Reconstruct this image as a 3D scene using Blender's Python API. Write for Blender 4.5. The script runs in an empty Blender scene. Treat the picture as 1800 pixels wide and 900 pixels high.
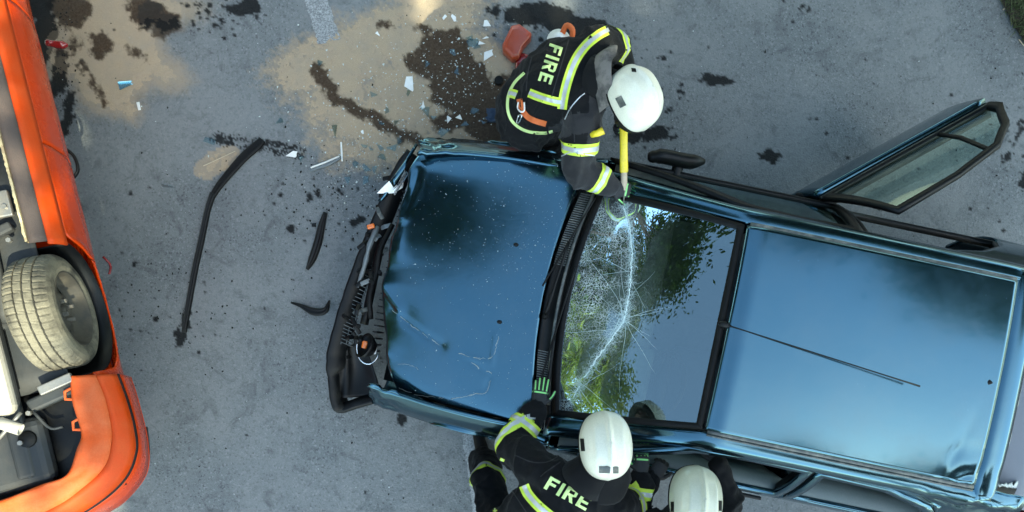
import bpy, bmesh, math, random
import numpy as np
from mathutils import Vector, Matrix, noise
from mathutils.bvhtree import BVHTree
random.seed(7); rng = np.random.default_rng(7)
R = math.radians
scene = bpy.context.scene
col = scene.collection

# ---------------------------------------------------------------- camera, sky, sun, exposure
CAM_H, FPX, PX0, PY0 = 5.0, 1200.0, 900.0, 600.0      # straight-down view, metres and photo pixels
cd = bpy.data.cameras.new('camera'); cam = bpy.data.objects.new('camera', cd); col.objects.link(cam)
cam.location = (0, 0, CAM_H); cam.rotation_euler = (0, 0, 0)
cd.sensor_width = 36.0; cd.lens = 36.0 * FPX / 1800.0; cd.shift_y = (PY0 - 450.0) / 1800.0
cd.clip_start = 0.05; cd.clip_end = 2000
scene.camera = cam
TO_SUN = Vector((0.60, -0.62, 1.0)).normalized()
w = bpy.data.worlds.new('World'); scene.world = w; w.use_nodes = True
nt = w.node_tree; bg = nt.nodes['Background']
sky = nt.nodes.new('ShaderNodeTexSky'); sky.sky_type = 'NISHITA'; sky.sun_disc = False
sky.sun_elevation = math.asin(TO_SUN.z); sky.sun_rotation = math.atan2(TO_SUN.x, TO_SUN.y)
sky.air_density = 1.0; sky.dust_density = 0.8; sky.ozone_density = 0.8
nt.links.new(sky.outputs[0], bg.inputs[0]); bg.inputs[1].default_value = 0.15
sd = bpy.data.lights.new('sun', 'SUN'); sd.energy = 2.6; sd.angle = R(0.5); sd.color = (1.0, 0.95, 0.86)
sun = bpy.data.objects.new('sun', sd); col.objects.link(sun)
sun.rotation_euler = TO_SUN.to_track_quat('Z', 'Y').to_euler(); sun.location = (8, -8, 14)
scene.view_settings.view_transform = 'Standard'; scene.view_settings.look = 'None'
scene.view_settings.gamma = 1.0; scene.view_settings.exposure = 2.42
scene.view_settings.use_curve_mapping = False
scene.view_settings.use_white_balance = True; scene.view_settings.white_balance_temperature = 7500; scene.view_settings.white_balance_tint = -6
scene.render.engine = 'CYCLES'
scene.render.resolution_x = 1024; scene.render.resolution_y = 512
scene.cycles.max_bounces = 8; scene.cycles.transparent_max_bounces = 12

# ---------------------------------------------------------------- helpers
def W(px, py, z):                                       # photo pixel at a known height -> world point
    return Vector(((px - PX0) * (CAM_H - z) / FPX, (PY0 - py) * (CAM_H - z) / FPX, z))
def lerp(a, b, t): return a + (b - a) * t
def clamp(x, a=0.0, b=1.0): return max(a, min(b, x))
def sstep(a, b, x):
    t = clamp((x - a) / (b - a)); return t * t * (3 - 2 * t)
def interp(x, xs, ys):
    if x <= xs[0]: return ys[0]
    for i in range(1, len(xs)):
        if x <= xs[i]:
            return lerp(ys[i-1], ys[i], (x - xs[i-1]) / (xs[i] - xs[i-1]))
    return ys[-1]
def smooth_path(pts, n):
    pts = [Vector(p) for p in pts]
    if len(pts) < 3: return [pts[0].lerp(pts[-1], i / (n - 1)) for i in range(n)]
    P = [pts[0] * 2 - pts[1]] + pts + [pts[-1] * 2 - pts[-2]]
    out = []
    for k in range(n):
        u = k / (n - 1) * (len(pts) - 1); i = min(int(u), len(pts) - 2); t = u - i
        p0, p1, p2, p3 = P[i], P[i+1], P[i+2], P[i+3]
        out.append(0.5 * ((2*p1) + (p2-p0)*t + (2*p0-5*p1+4*p2-p3)*t*t + (3*p1-p0-3*p2+p3)*t**3))
    return out

def link(name, me, m=None, parent=None, smooth=True):
    o = bpy.data.objects.new(name, me); col.objects.link(o)
    if parent is not None: o.parent = parent
    if m is not None:
        for x in (m if isinstance(m, (list, tuple)) else [m]): me.materials.append(x)
    if smooth and len(me.polygons): me.polygons.foreach_set('use_smooth', [True] * len(me.polygons))
    return o
def mesh(name, v, f, m=None, parent=None, smooth=True):
    me = bpy.data.meshes.new(name); me.from_pydata([tuple(p) for p in v], [], f); me.update()
    return link(name, me, m, parent, smooth)
def bmobj(name, bm, m=None, parent=None, smooth=True, recalc=True):
    if recalc: bmesh.ops.recalc_face_normals(bm, faces=bm.faces)
    me = bpy.data.meshes.new(name); bm.to_mesh(me); bm.free()
    return link(name, me, m, parent, smooth)
def solid(o, th, off=-1.0, bev=0.0, seg=2):
    s = o.modifiers.new('solid', 'SOLIDIFY'); s.thickness = th; s.offset = off
    if bev: bevel(o, bev, seg)
    return o
def bevel(o, wd, seg=2, ang=35):
    b = o.modifiers.new('bevel', 'BEVEL'); b.width = wd; b.segments = seg; b.limit_method = 'ANGLE'; b.angle_limit = R(ang)
    return o
def grid(name, rows, m, parent=None, th=0.0, off=-1.0, wrap=False, flip=False, smooth=True):
    ni, nj = len(rows), len(rows[0]); v = [p for r in rows for p in r]; f = []
    for i in range(ni - 1):
        for j in range(nj if wrap else nj - 1):
            a, b = i*nj + j, i*nj + (j+1) % nj
            q = (a, b, b + nj, a + nj); f.append(q[::-1] if flip else q)
    o = mesh(name, v, f, m, parent, smooth)
    if th: solid(o, th, off)
    return o
def tag(o, label, cat, group=None):
    o['label'] = label; o['category'] = cat
    if group: o['group'] = group
    return o
def empty(name, loc=(0, 0, 0), rz=0.0):
    o = bpy.data.objects.new(name, None); col.objects.link(o); o.location = loc; o.rotation_euler = (0, 0, rz)
    o.empty_display_size = 0.2
    return o
def bm_box(bm, c, s, rot=None):
    M = Matrix.Translation(Vector(c)) @ (rot.to_4x4() if rot is not None else Matrix.Identity(4)) @ Matrix.Diagonal((s[0], s[1], s[2], 1))
    return bmesh.ops.create_cube(bm, size=1.0, matrix=M)['verts']
def frames(pts, up=None):
    """tangent, side, normal at each point of a path"""
    out = []; n = len(pts); prev = None
    for i in range(n):
        t = (pts[min(i+1, n-1)] - pts[max(i-1, 0)]).normalized()
        if up is not None: u = Vector(up)
        elif prev is not None: u = prev
        else: u = Vector((0, 0, 1)) if abs(t.z) < 0.9 else Vector((1, 0, 0))
        s = t.cross(u)
        if s.length < 1e-5: s = t.cross(Vector((1, 0.1, 0)))
        s.normalize(); nn = s.cross(t).normalized(); prev = nn
        out.append((t, s, nn))
    return out
def bm_tube(bm, pts, rad, n=14, up=None, cap=True, dome=True):
    """closed tube; rad = list of r or (r_side, r_normal)"""
    pts = [Vector(p) for p in pts]; F = frames(pts, up); rings = []
    def ring(c, s, nn, r):
        rs, rn = r if isinstance(r, (tuple, list)) else (r, r)
        return [bm.verts.new(c + s * (math.cos(2*math.pi*k/n) * rs) + nn * (math.sin(2*math.pi*k/n) * rn)) for k in range(n)]
    def sc(r, k): return (r[0]*k, r[1]*k) if isinstance(r, (tuple, list)) else r*k
    def mn(r): return min(r) if isinstance(r, (tuple, list)) else r
    if cap and dome:
        t, s, nn = F[0]
        for k in (0.35, 0.75): rings.append(ring(pts[0] - t * mn(rad[0]) * math.sqrt(1-k*k) * 0.8, s, nn, sc(rad[0], k)))
    for p, (t, s, nn), r in zip(pts, F, rad): rings.append(ring(p, s, nn, r))
    if cap and dome:
        t, s, nn = F[-1]
        for k in (0.75, 0.35): rings.append(ring(pts[-1] + t * mn(rad[-1]) * math.sqrt(1-k*k) * 0.8, s, nn, sc(rad[-1], k)))
    for a, b in zip(rings, rings[1:]):
        for k in range(n): bm.faces.new((a[k], a[(k+1) % n], b[(k+1) % n], b[k]))
    if cap:
        bm.faces.new(rings[0][::-1]); bm.faces.new(rings[-1])
    return rings
def tube(name, pts, rad, m, parent=None, n=10, up=None, dome=False):
    bm = bmesh.new(); pts = [Vector(p) for p in pts]
    if not isinstance(rad, list): rad = [rad] * len(pts)
    bm_tube(bm, pts, rad, n, up, True, dome); return bmobj(name, bm, m, parent)
def lathe(name, prof, M, m, parent=None, n=48, closed=False, bm=None):
    """profile (radius, axial); axis = local x of matrix M"""
    own = bm is None
    if own: bm = bmesh.new()
    rings = []
    for r, x in prof:
        rings.append([bm.verts.new(M @ Vector((x, r*math.cos(2*math.pi*k/n), r*math.sin(2*math.pi*k/n)))) for k in range(n)])
    for a, b in (list(zip(rings, rings[1:])) + ([(rings[-1], rings[0])] if closed else [])):
        for k in range(n): bm.faces.new((a[k], a[(k+1) % n], b[(k+1) % n], b[k]))
    if own: return bmobj(name, bm, m, parent)
def box(name, c, s, m, parent=None, rot=None, bev=0.0, seg=2):
    bm = bmesh.new(); bm_box(bm, c, s, rot); o = bmobj(name, bm, m, parent, smooth=False)
    if bev: bevel(o, bev, seg)
    return o
def remeshed(name, bm, m, parent=None, voxel=0.012, sm=8, disp=None):
    bmesh.ops.recalc_face_normals(bm, faces=bm.faces)
    me = bpy.data.meshes.new(name + '_src'); bm.to_mesh(me); bm.free()
    t = bpy.data.objects.new('tmp', me); col.objects.link(t)
    r = t.modifiers.new('r', 'REMESH'); r.mode = 'VOXEL'; r.voxel_size = voxel
    s = t.modifiers.new('s', 'SMOOTH'); s.factor = 0.5; s.iterations = sm
    dg = bpy.context.evaluated_depsgraph_get(); dg.update()
    me2 = bpy.data.meshes.new_from_object(t.evaluated_get(dg)); me2.name = name
    bpy.data.objects.remove(t); bpy.data.meshes.remove(me)
    if disp:
        for v, nrm in zip(me2.vertices, [v.normal.copy() for v in me2.vertices]): v.co += nrm * disp(v.co)
        me2.update()
    return link(name, me2, m, parent)
def bvh_of(o):
    me = o.data; M = o.matrix_world
    return BVHTree.FromPolygons([v.co.copy() for v in me.vertices], [tuple(p.vertices) for p in me.polygons])
EYE = Vector((0, 0, CAM_H))

# ---------------------------------------------------------------- materials
MATS = {}
def nd(t, typ, **kw):
    n = t.nodes.new(typ)
    for k, v in kw.items(): setattr(n, k, v)
    return n
def inp(t, sock, v):
    if v is None: return
    if hasattr(v, 'is_linked') or isinstance(v, bpy.types.NodeSocket): t.links.new(v, sock)
    else: sock.default_value = v
def ramp(t, fac, stops):
    n = nd(t, 'ShaderNodeValToRGB'); e = n.color_ramp.elements
    while len(e) < len(stops): e.new(0.5)
    for k, (p, c) in enumerate(stops):
        e[k].position = p; e[k].color = (c, c, c, 1) if not isinstance(c, (tuple, list)) else (*c, 1)
    t.links.new(fac, n.inputs[0]); return n.outputs[0]
def nz(t, scale, detail=4, rough=0.55, vec=None, dist=0.0):
    n = nd(t, 'ShaderNodeTexNoise'); n.inputs['Scale'].default_value = scale; n.inputs['Detail'].default_value = detail
    n.inputs['Roughness'].default_value = rough; n.inputs['Distortion'].default_value = dist
    if vec is not None: t.links.new(vec, n.inputs['Vector'])
    return n.outputs['Fac']
def mixc(t, fac, a, b, mode='MIX'):
    n = nd(t, 'ShaderNodeMix', data_type='RGBA', blend_type=mode); inp(t, n.inputs[0], fac)
    for s, v in ((n.inputs[6], a), (n.inputs[7], b)):
        if isinstance(v, bpy.types.NodeSocket): t.links.new(v, s)
        else: s.default_value = (*v[:3], 1)
    return n.outputs[2]
def math_(t, op, a, b=0.0):
    n = nd(t, 'ShaderNodeMath', operation=op); inp(t, n.inputs[0], a); inp(t, n.inputs[1], b); return n.outputs[0]
def coords(t, kind='Object'): return nd(t, 'ShaderNodeTexCoord').outputs[kind]
def bump(t, h, strength=0.3, dist=0.01):
    n = nd(t, 'ShaderNodeBump'); n.inputs['Strength'].default_value = strength; n.inputs['Distance'].default_value = dist
    t.links.new(h, n.inputs['Height']); return n.outputs[0]
def base(name, colr=(0.5, 0.5, 0.5), rough=0.5, metal=0.0, coat=0.0, spec=0.5):
    m = bpy.data.materials.new(name); m.use_nodes = True; t = m.node_tree; b = t.nodes['Principled BSDF']
    b.inputs['Base Color'].default_value = (*colr, 1); b.inputs['Roughness'].default_value = rough
    b.inputs['Metallic'].default_value = metal; b.inputs['Coat Weight'].default_value = coat
    b.inputs['Coat Roughness'].default_value = 0.04; b.inputs['Specular IOR Level'].default_value = spec
    MATS[name] = m; return m, t, b
def worn(name, colr, rough=0.5, metal=0.0, coat=0.0, dirt=(0.25, 0.22, 0.18), amt=0.35, scale=6.0, fine=120.0, bmp=0.15, spec=0.5, lo=0.48, hi=0.75, bd=0.002):
    """base colour broken up by dirt with a shape of its own, uneven gloss and fine relief"""
    m, t, b = base(name, colr, rough, metal, coat, spec); c = coords(t)
    big = nz(t, scale, 6, 0.65, c); f = ramp(t, big, [(lo, 0.0), (hi, 1.0)])
    fn = nz(t, fine, 3, 0.6, c)
    k = math_(t, 'MULTIPLY', f, amt)
    cc = mixc(t, k, colr, dirt); cc2 = mixc(t, ramp(t, fn, [(0.3, 0.0), (0.7, 0.35)]), cc, tuple(x*0.65 for x in colr))
    t.links.new(cc2, b.inputs['Base Color'])
    rr = math_(t, 'ADD', math_(t, 'MULTIPLY', k, 0.5), rough); t.links.new(rr, b.inputs['Roughness'])
    if bmp: t.links.new(bump(t, fn, bmp, bd), b.inputs['Normal'])
    return m

# car paint: dark teal blue metallic under clear coat, dusty and scratched
m, t, b = base('blue_paint', (0.053, 0.124, 0.170), 0.10, 0.96, 0.25); c = coords(t)
dn = ramp(t, nz(t, 3.0, 6, 0.7, c), [(0.42, 0.0), (0.8, 1.0)])
vo = nd(t, 'ShaderNodeTexVoronoi'); vo.inputs['Scale'].default_value = 55; t.links.new(c, vo.inputs['Vector'])
sp = ramp(t, vo.outputs['Distance'], [(0.06, 1.0), (0.11, 0.0)])
sp = math_(t, 'MULTIPLY', sp, ramp(t, nz(t, 9, 3, 0.6, c), [(0.52, 0.0), (0.62, 1.0)]))
fine = nz(t, 260, 2, 0.5, c)
cc = mixc(t, math_(t, 'MULTIPLY', dn, 0.10), (0.053, 0.124, 0.170), (0.22, 0.25, 0.26))
t.links.new(mixc(t, math_(t, 'MULTIPLY', sp, 0.12), cc, (0.7, 0.74, 0.76)), b.inputs['Base Color'])
rr = math_(t, 'ADD', math_(t, 'MULTIPLY', dn, 0.12), 0.145); rr = math_(t, 'ADD', rr, math_(t, 'MULTIPLY', sp, 0.1)); t.links.new(rr, b.inputs['Roughness'])
t.links.new(bump(t, nz(t, 4.5, 2, 0.5, c), 0.05, 0.010), b.inputs['Normal'])
BLUE = m
# orange paint, upside down car: solid colour, dull and scraped
m, t, b = base('orange_paint', (0.52, 0.038, 0.001), 0.30, 0.0, 0.08, 0.3); c = coords(t)
s1 = ramp(t, nz(t, 5, 7, 0.7, c), [(0.45, 0.0), (0.75, 1.0)])
mp = nd(t, 'ShaderNodeMapping'); mp.inputs['Scale'].default_value = (60, 2.5, 60); t.links.new(c, mp.inputs[0])
scr = ramp(t, nz(t, 3, 5, 0.7, mp.outputs[0]), [(0.62, 0.0), (0.72, 1.0)])
cc = mixc(t, math_(t, 'MULTIPLY', s1, 0.30), (0.52, 0.038, 0.001), (0.34, 0.032, 0.002))
t.links.new(mixc(t, math_(t, 'MULTIPLY', scr, 0.25), cc, (0.55, 0.24, 0.14)), b.inputs['Base Color'])
t.links.new(math_(t, 'ADD', math_(t, 'MULTIPLY', s1, 0.3), 0.22), b.inputs['Roughness'])
t.links.new(bump(t, nz(t, 9, 3, 0.5, c), 0.12, 0.01), b.inputs['Normal'])
ORANGE = m
BUMPER_OR = worn('orange_plastic', (0.50, 0.045, 0.003), 0.5, 0, 0.0, (0.42, 0.10, 0.035), 0.40, 7, 150, 0.12, spec=0.2, lo=0.4, hi=0.7)
VALANCE = worn('sunlit_orange_plastic', (0.52, 0.070, 0.010), 0.55, 0, 0.0, (0.48, 0.17, 0.085), 0.5, 6, 150, 0.12, spec=0.2, lo=0.4, hi=0.7)  # paler than the bumper orange; sunlit brightness put into the colour
RUBBER = worn('rubber', (0.004, 0.0042, 0.0045), 0.55, 0, 0, (0.03, 0.028, 0.026), 0.35, spec=0.18)
BLACK = worn('black_plastic', (0.0035, 0.004, 0.0045), 0.42, 0, 0, (0.016, 0.016, 0.016), 0.45, 9, 200, 0.2, spec=0.22)
GREYPL = worn('grey_plastic', (0.12, 0.14, 0.15), 0.45, 0, 0, (0.3, 0.29, 0.27), 0.5)
UNDER = worn('underbody_coat', (0.012, 0.015, 0.017), 0.6, 0, 0, (0.06, 0.053, 0.046), 0.5, 5, 90, 0.4, lo=0.4)
STRIP = worn('stone_guard_coat', (0.065, 0.046, 0.040), 0.75, 0, 0, (0.15, 0.10, 0.08), 0.6, 6, 220, 0.9, bd=0.004)
RUST = worn('rusty_flange', (0.42, 0.36, 0.22), 0.85, 0, 0, (0.16, 0.10, 0.06), 0.8, 25, 160, 0.8, lo=0.4, hi=0.6)
TANK = worn('light_tank', (0.33, 0.31, 0.27), 0.55, 0, 0, (0.34, 0.30, 0.24), 0.6, 6, 60, 0.15)
STEEL = worn('steel', (0.25, 0.24, 0.22), 0.42, 0.7, 0, (0.25, 0.20, 0.14), 0.7, 10, 90, 0.2)
ALU = worn('bright_metal', (0.72, 0.74, 0.75), 0.22, 0.9, 0, (0.3, 0.3, 0.3), 0.3)
TYRE = worn('dusty_tyre', (0.040, 0.037, 0.031), 0.9, 0, 0, (0.19, 0.17, 0.125), 0.85, 7, 180, 0.35, lo=0.34, hi=0.56, spec=0.2)
GROOVE = worn('tyre_groove', (0.012, 0.012, 0.011), 0.9, 0, 0, (0.12, 0.11, 0.09), 0.5, 9)
CARTYRE = worn('black_tyre', (0.02, 0.02, 0.02), 0.8, 0, 0, (0.1, 0.1, 0.1), 0.5)
CLOTH = worn('black_turnout_cloth', (0.0035, 0.004, 0.005), 0.85, 0, 0, (0.015, 0.015, 0.016), 0.6, 7, 420, 0.5, bd=0.003, spec=0.2)
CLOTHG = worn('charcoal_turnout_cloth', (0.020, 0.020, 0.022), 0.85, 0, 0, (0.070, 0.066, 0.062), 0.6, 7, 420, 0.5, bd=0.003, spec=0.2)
FLAPG = worn('worn_leather', (0.16, 0.145, 0.135), 0.7, 0, 0, (0.03, 0.03, 0.03), 0.85, 9, 200, 0.3, lo=0.45, hi=0.6)
YEL = worn('fluorescent_tape', (0.62, 0.78, 0.07), 0.5, 0, 0, (0.40, 0.46, 0.12), 0.5, 12, 300, 0.2)
YELP = worn('pale_yellow_print', (0.62, 0.78, 0.30), 0.55, 0, 0, (0.35, 0.40, 0.2), 0.4, 14, 300, 0.2)
SILV = worn('silver_tape', (0.52, 0.54, 0.56), 0.35, 0.35, 0, (0.35, 0.35, 0.36), 0.5, 14, 300, 0.2)
HELM = worn('helmet_white', (0.70, 0.68, 0.56), 0.30, 0, 0.3, (0.50, 0.47, 0.36), 0.4, 22, 160, 0.03, lo=0.55, hi=0.8)
HELM2 = worn('helmet_aged_white', (0.50, 0.50, 0.39), 0.30, 0, 0.4, (0.46, 0.45, 0.36), 0.35, 9, 160, 0.03, lo=0.45, hi=0.8)
SKIN = worn('skin', (0.52, 0.30, 0.21), 0.5, 0, 0, (0.45, 0.22, 0.16), 0.4, 14, 200, 0.1)
GLOVE = worn('glove_black', (0.012, 0.012, 0.014), 0.65, 0, 0, (0.06, 0.06, 0.06), 0.5, 20, 300, 0.4)
GLOVEG = worn('glove_green', (0.28, 0.72, 0.22), 0.55, 0, 0, (0.2, 0.4, 0.18), 0.5, 20, 300, 0.2)
ORSTRAP = worn('orange_webbing', (0.62, 0.13, 0.03), 0.6, 0, 0, (0.35, 0.1, 0.04), 0.4, 12, 300, 0.3)
REDP = worn('red_plastic', (0.36, 0.055, 0.02), 0.3, 0, 0.3, (0.25, 0.08, 0.05), 0.5, 9, 120, 0.15)
DRED = worn('dark_red_lens_and_shade', (0.20, 0.008, 0.01), 0.12, 0, 0.5, (0.1, 0.02, 0.02), 0.5, 9)
AMBER = worn('amber_lens', (0.75, 0.16, 0.02), 0.15, 0, 0.5, (0.5, 0.12, 0.03), 0.4, 9)
WHITEP = worn('white_plastic', (0.78, 0.78, 0.75), 0.4, 0, 0, (0.5, 0.5, 0.48), 0.4, 20)
YTOOL = worn('yellow_tool', (0.78, 0.60, 0.03), 0.4, 0, 0.2, (0.4, 0.3, 0.1), 0.5, 22)
WOOD = worn('pale_wood_handle', (0.52, 0.42, 0.30), 0.6, 0, 0, (0.3, 0.22, 0.15), 0.6, 18)
SEAT = worn('seat_fabric', (0.035, 0.045, 0.055), 0.9, 0, 0, (0.08, 0.09, 0.10), 0.5, 12, 400, 0.5)
BLUESEAT = worn('blue_seat_fabric', (0.05, 0.12, 0.25), 0.85, 0, 0, (0.08, 0.14, 0.22), 0.5, 12, 400, 0.5)
DASH = worn('dashboard_plastic', (0.045, 0.055, 0.05), 0.6, 0, 0, (0.22, 0.23, 0.2), 0.6, 8, 300, 0.4, lo=0.4)
COVER = worn('load_cover', (0.15, 0.165, 0.20), 0.7, 0, 0, (0.2, 0.22, 0.25), 0.5, 5, 300, 0.2)
TRIM = worn('weathered_trim', (0.055, 0.065, 0.065), 0.4, 0, 0, (0.30, 0.29, 0.25), 0.6, 16, 90, 0.3, lo=0.45, hi=0.65)
DOORIN = worn('pale_door_lining', (0.10, 0.13, 0.13), 0.6, 0, 0, (0.2, 0.2, 0.2), 0.3)
BARK = worn('bark', (0.10, 0.075, 0.055), 0.9, 0, 0, (0.05, 0.04, 0.03), 0.8, 8, 30, 1.0, bd=0.02)

def glass_mat(name, tint, ior=1.6, rough=0.0, frost=None):
    m = bpy.data.materials.new(name); m.use_nodes = True; t = m.node_tree; t.nodes.clear()
    out = nd(t, 'ShaderNodeOutputMaterial'); tr = nd(t, 'ShaderNodeBsdfTransparent'); tr.inputs[0].default_value = (*tint, 1)
    gl = nd(t, 'ShaderNodeBsdfGlossy'); gl.inputs['Roughness'].default_value = rough; gl.inputs[0].default_value = (0.72, 0.92, 1.0, 1)
    fr = nd(t, 'ShaderNodeFresnel'); fr.inputs[0].default_value = ior; mx = nd(t, 'ShaderNodeMixShader')
    t.links.new(fr.outputs[0], mx.inputs[0]); t.links.new(tr.outputs[0], mx.inputs[1]); t.links.new(gl.outputs[0], mx.inputs[2])
    res = mx.outputs[0]
    if frost is not None:
        df = nd(t, 'ShaderNodeBsdfDiffuse'); df.inputs[0].default_value = (0.66, 0.74, 0.72, 1)
        mx2 = nd(t, 'ShaderNodeMixShader'); t.links.new(frost(t), mx2.inputs[0])
        t.links.new(res, mx2.inputs[1]); t.links.new(df.outputs[0], mx2.inputs[2]); res = mx2.outputs[0]
    t.links.new(res, out.inputs[0]); MATS[name] = m; return m
def frost(t):          # powdered, crazed glass where the windscreen is broken (mask stored on the mesh)
    at = nd(t, 'ShaderNodeAttribute'); at.attribute_name = 'craze'; c = coords(t)
    v = nd(t, 'ShaderNodeTexVoronoi'); v.feature = 'DISTANCE_TO_EDGE'; v.inputs['Scale'].default_value = 60; t.links.new(c, v.inputs['Vector'])
    ln = ramp(t, v.outputs['Distance'], [(0.015, 1.0), (0.07, 0.0)])
    pw = ramp(t, nz(t, 130, 4, 0.75, c), [(0.46, 0.0), (0.62, 1.0)])
    cl = ramp(t, nz(t, 7, 5, 0.6, c), [(0.34, 0.12), (0.66, 1.0)])
    a = math_(t, 'MAXIMUM', math_(t, 'MULTIPLY', ln, 0.9), math_(t, 'MULTIPLY', pw, 0.6))
    return math_(t, 'MULTIPLY', math_(t, 'MULTIPLY', a, cl), at.outputs['Fac'])
WIND = glass_mat('windscreen_glass', (0.55, 0.68, 0.64), 2.5, 0.0, frost)
SIDEG = glass_mat('side_glass', (0.50, 0.66, 0.60), 1.5)
SHARDG = glass_mat('shard_glass', (0.80, 0.86, 0.86), 1.5, 0.2)
CRACK, t, b = base('fractured_glass_edge', (0.80, 0.90, 0.88), 0.35)
b.inputs['Alpha'].default_value = 0.8
CRACKT, t, b = base('fine_fracture', (0.70, 0.84, 0.82), 0.4); b.inputs['Alpha'].default_value = 0.45
CRUMB = worn('glass_crumb', (0.50, 0.55, 0.54), 0.25, 0, 0, (0.5, 0.5, 0.5), 0.3)

for n_, w_ in (('black_turnout_cloth', 0.035), ('charcoal_turnout_cloth', 0.10)):
    b = MATS[n_].node_tree.nodes['Principled BSDF'] if n_ in MATS else bpy.data.materials[n_].node_tree.nodes['Principled BSDF']
    b.inputs['Sheen Weight'].default_value = w_; b.inputs['Sheen Roughness'].default_value = 0.45
# ---------------------------------------------------------------- ground: asphalt with stains, sand, paint
def vnoise(x, y, seed=0):
    xi = np.floor(x).astype(np.int64); yi = np.floor(y).astype(np.int64); xf = x - xi; yf = y - yi
    def h(a, b):
        n = (a * 374761393 + b * 668265263 + seed * 974634777) & 0xFFFFFFFF
        n = ((n ^ (n >> 13)) * 1274126177) & 0xFFFFFFFF
        return ((n ^ (n >> 16)) & 0xFFFF) / 65535.0
    u = xf*xf*(3-2*xf); v = yf*yf*(3-2*yf)
    return (h(xi, yi)*(1-u) + h(xi+1, yi)*u)*(1-v) + (h(xi, yi+1)*(1-u) + h(xi+1, yi+1)*u)*v
def fbm(x, y, sc, oc=4, seed=0, gain=0.5):
    s = 0; a = 1.0; tot = 0
    for k in range(oc):
        s = s + a * vnoise(x/sc, y/sc, seed + k); tot += a; a *= gain; sc = sc / 2.03
    return s / tot * 2 - 1
def blob(x, y, cx, cy, rx, ry, rot=0):
    c, s = math.cos(R(rot)), math.sin(R(rot)); dx, dy = x - cx, y - cy
    u = (dx*c + dy*s) / rx; v = (-dx*s + dy*c) / ry
    return (1 - np.sqrt(u*u + v*v)) * min(rx, ry)
def stroke(x, y, pts, wd):
    best = np.full(x.shape, -1e3)
    for (x0, y0), (x1, y1) in zip(pts, pts[1:]):
        dx, dy = x1 - x0, y1 - y0; L = dx*dx + dy*dy
        t = np.clip(((x-x0)*dx + (y-y0)*dy) / L, 0, 1)
        best = np.maximum(best, wd - np.hypot(x - x0 - t*dx, y - y0 - t*dy))
    return best
def sm01(a, b, f): t = np.clip((f - a) / (b - a), 0, 1); return t*t*(3-2*t)
# ground positions below are in units of 1/240 m, origin 3.75 m left of and 2.5 m above the camera foot
def G2(x, y): return (x - 900) / 240.0, (600 - y) / 240.0

SAND_B = [(180, 40, 75, 55, 20), (130, 70, 45, 60, 30), (235, 85, 45, 60, -20), (280, 125, 30, 16, 20), (255, 15, 70, 25, 0), (190, 135, 55, 55, 0), (118, 98, 24, 14, 0),
          (560, 110, 75, 40, -25), (650, 120, 110, 90, 0), (740, 60, 110, 70, 0), (620, 190, 85, 60, 35), (770, 0, 80, 60, 0), (680, 235, 110, 45, 15), (800, 150, 110, 110, 0), (870, 215, 80, 60, 0), (740, 215, 120, 80, 0), (640, 265, 60, 24, 10)]
SAND_S = [([(140, 110), (165, 150), (200, 185), (228, 190)], 9), ([(240, 150), (215, 120)], 9)]
WET_B = [(780, 100, 52, 50, 0), (750, 115, 36, 30, 0), (810, 150, 60, 55, 30), (860, 200, 62, 52, 20), (900, 190, 60, 60, 0), (790, 215, 40, 20, 0), (745, 52, 22, 8, 0), (748, 80, 14, 28, 20),
         (128, 22, 34, 34, 0), (110, 5, 30, 25, 0), (178, 76, 24, 17, 30), (240, 95, 20, 12, 30), (262, 25, 42, 26, 20), (290, 42, 28, 20, 0), (130, 82, 10, 14, 20), (110, 92, 14, 8, 0), (170, 90, 14, 10, 0)]
WET_S = [([(560, 122), (572, 150), (590, 175), (640, 203), (672, 215), (700, 232), (735, 248)], 13), ([(146, 114), (168, 150), (188, 184)], 5), ([(672, 46), (690, 44)], 4)]
OIL_B = [(290, 40, 32, 14, 10), (262, 25, 22, 26, 30), (1258, 138, 30, 14, 10), (1148, 236, 36, 15, -10), (1160, 238, 30, 10, 10), (1355, 275, 20, 12, 0), (1425, 212, 6, 4, 0), (1436, 212, 5, 4, 0), (1464, 216, 6, 4, 40),
         (235, 462, 9, 9, 0), (232, 343, 5, 4, 0), (262, 332, 5, 4, 0), (318, 595, 14, 22, 10), (328, 560, 10, 24, 5), (545, 345, 14, 9, 0), (560, 338, 9, 12, 30), (628, 384, 18, 10, -20), (600, 335, 8, 5, 0), (515, 402, 13, 9, 0),
         (950, 28, 60, 22, 0), (1010, 50, 60, 24, 10), (900, 30, 30, 16, 0), (1060, 70, 50, 30, 40), (870, 20, 20, 9, 0), (940, 10, 18, 8, 0), (1000, 90, 60, 26, 0), (1080, 110, 40, 26, 0), (1195, 160, 7, 8, 0), (1180, 190, 12, 9, 0), (1410, 15, 10, 7, 60), (1375, 2, 9, 5, 0), (705, 735, 9, 17, -20), (1790, 235, 7, 40, 8), (1795, 320, 10, 24, 0), (1770, 270, 8, 10, 0), (1105, 235, 30, 20, 0),
         (450, 30, 12, 8, 0), (420, 15, 16, 8, 20), (392, 40, 9, 7, 0), (360, 22, 10, 7, 0), (345, 8, 14, 7, 0), (440, 62, 7, 5, 0), (75, 60, 26, 60, 10), (100, 140, 16, 60, 15), (115, 210, 12, 50, 12), (62, 0, 40, 40, 0), (430, 15, 40, 16, 0)]
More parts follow.
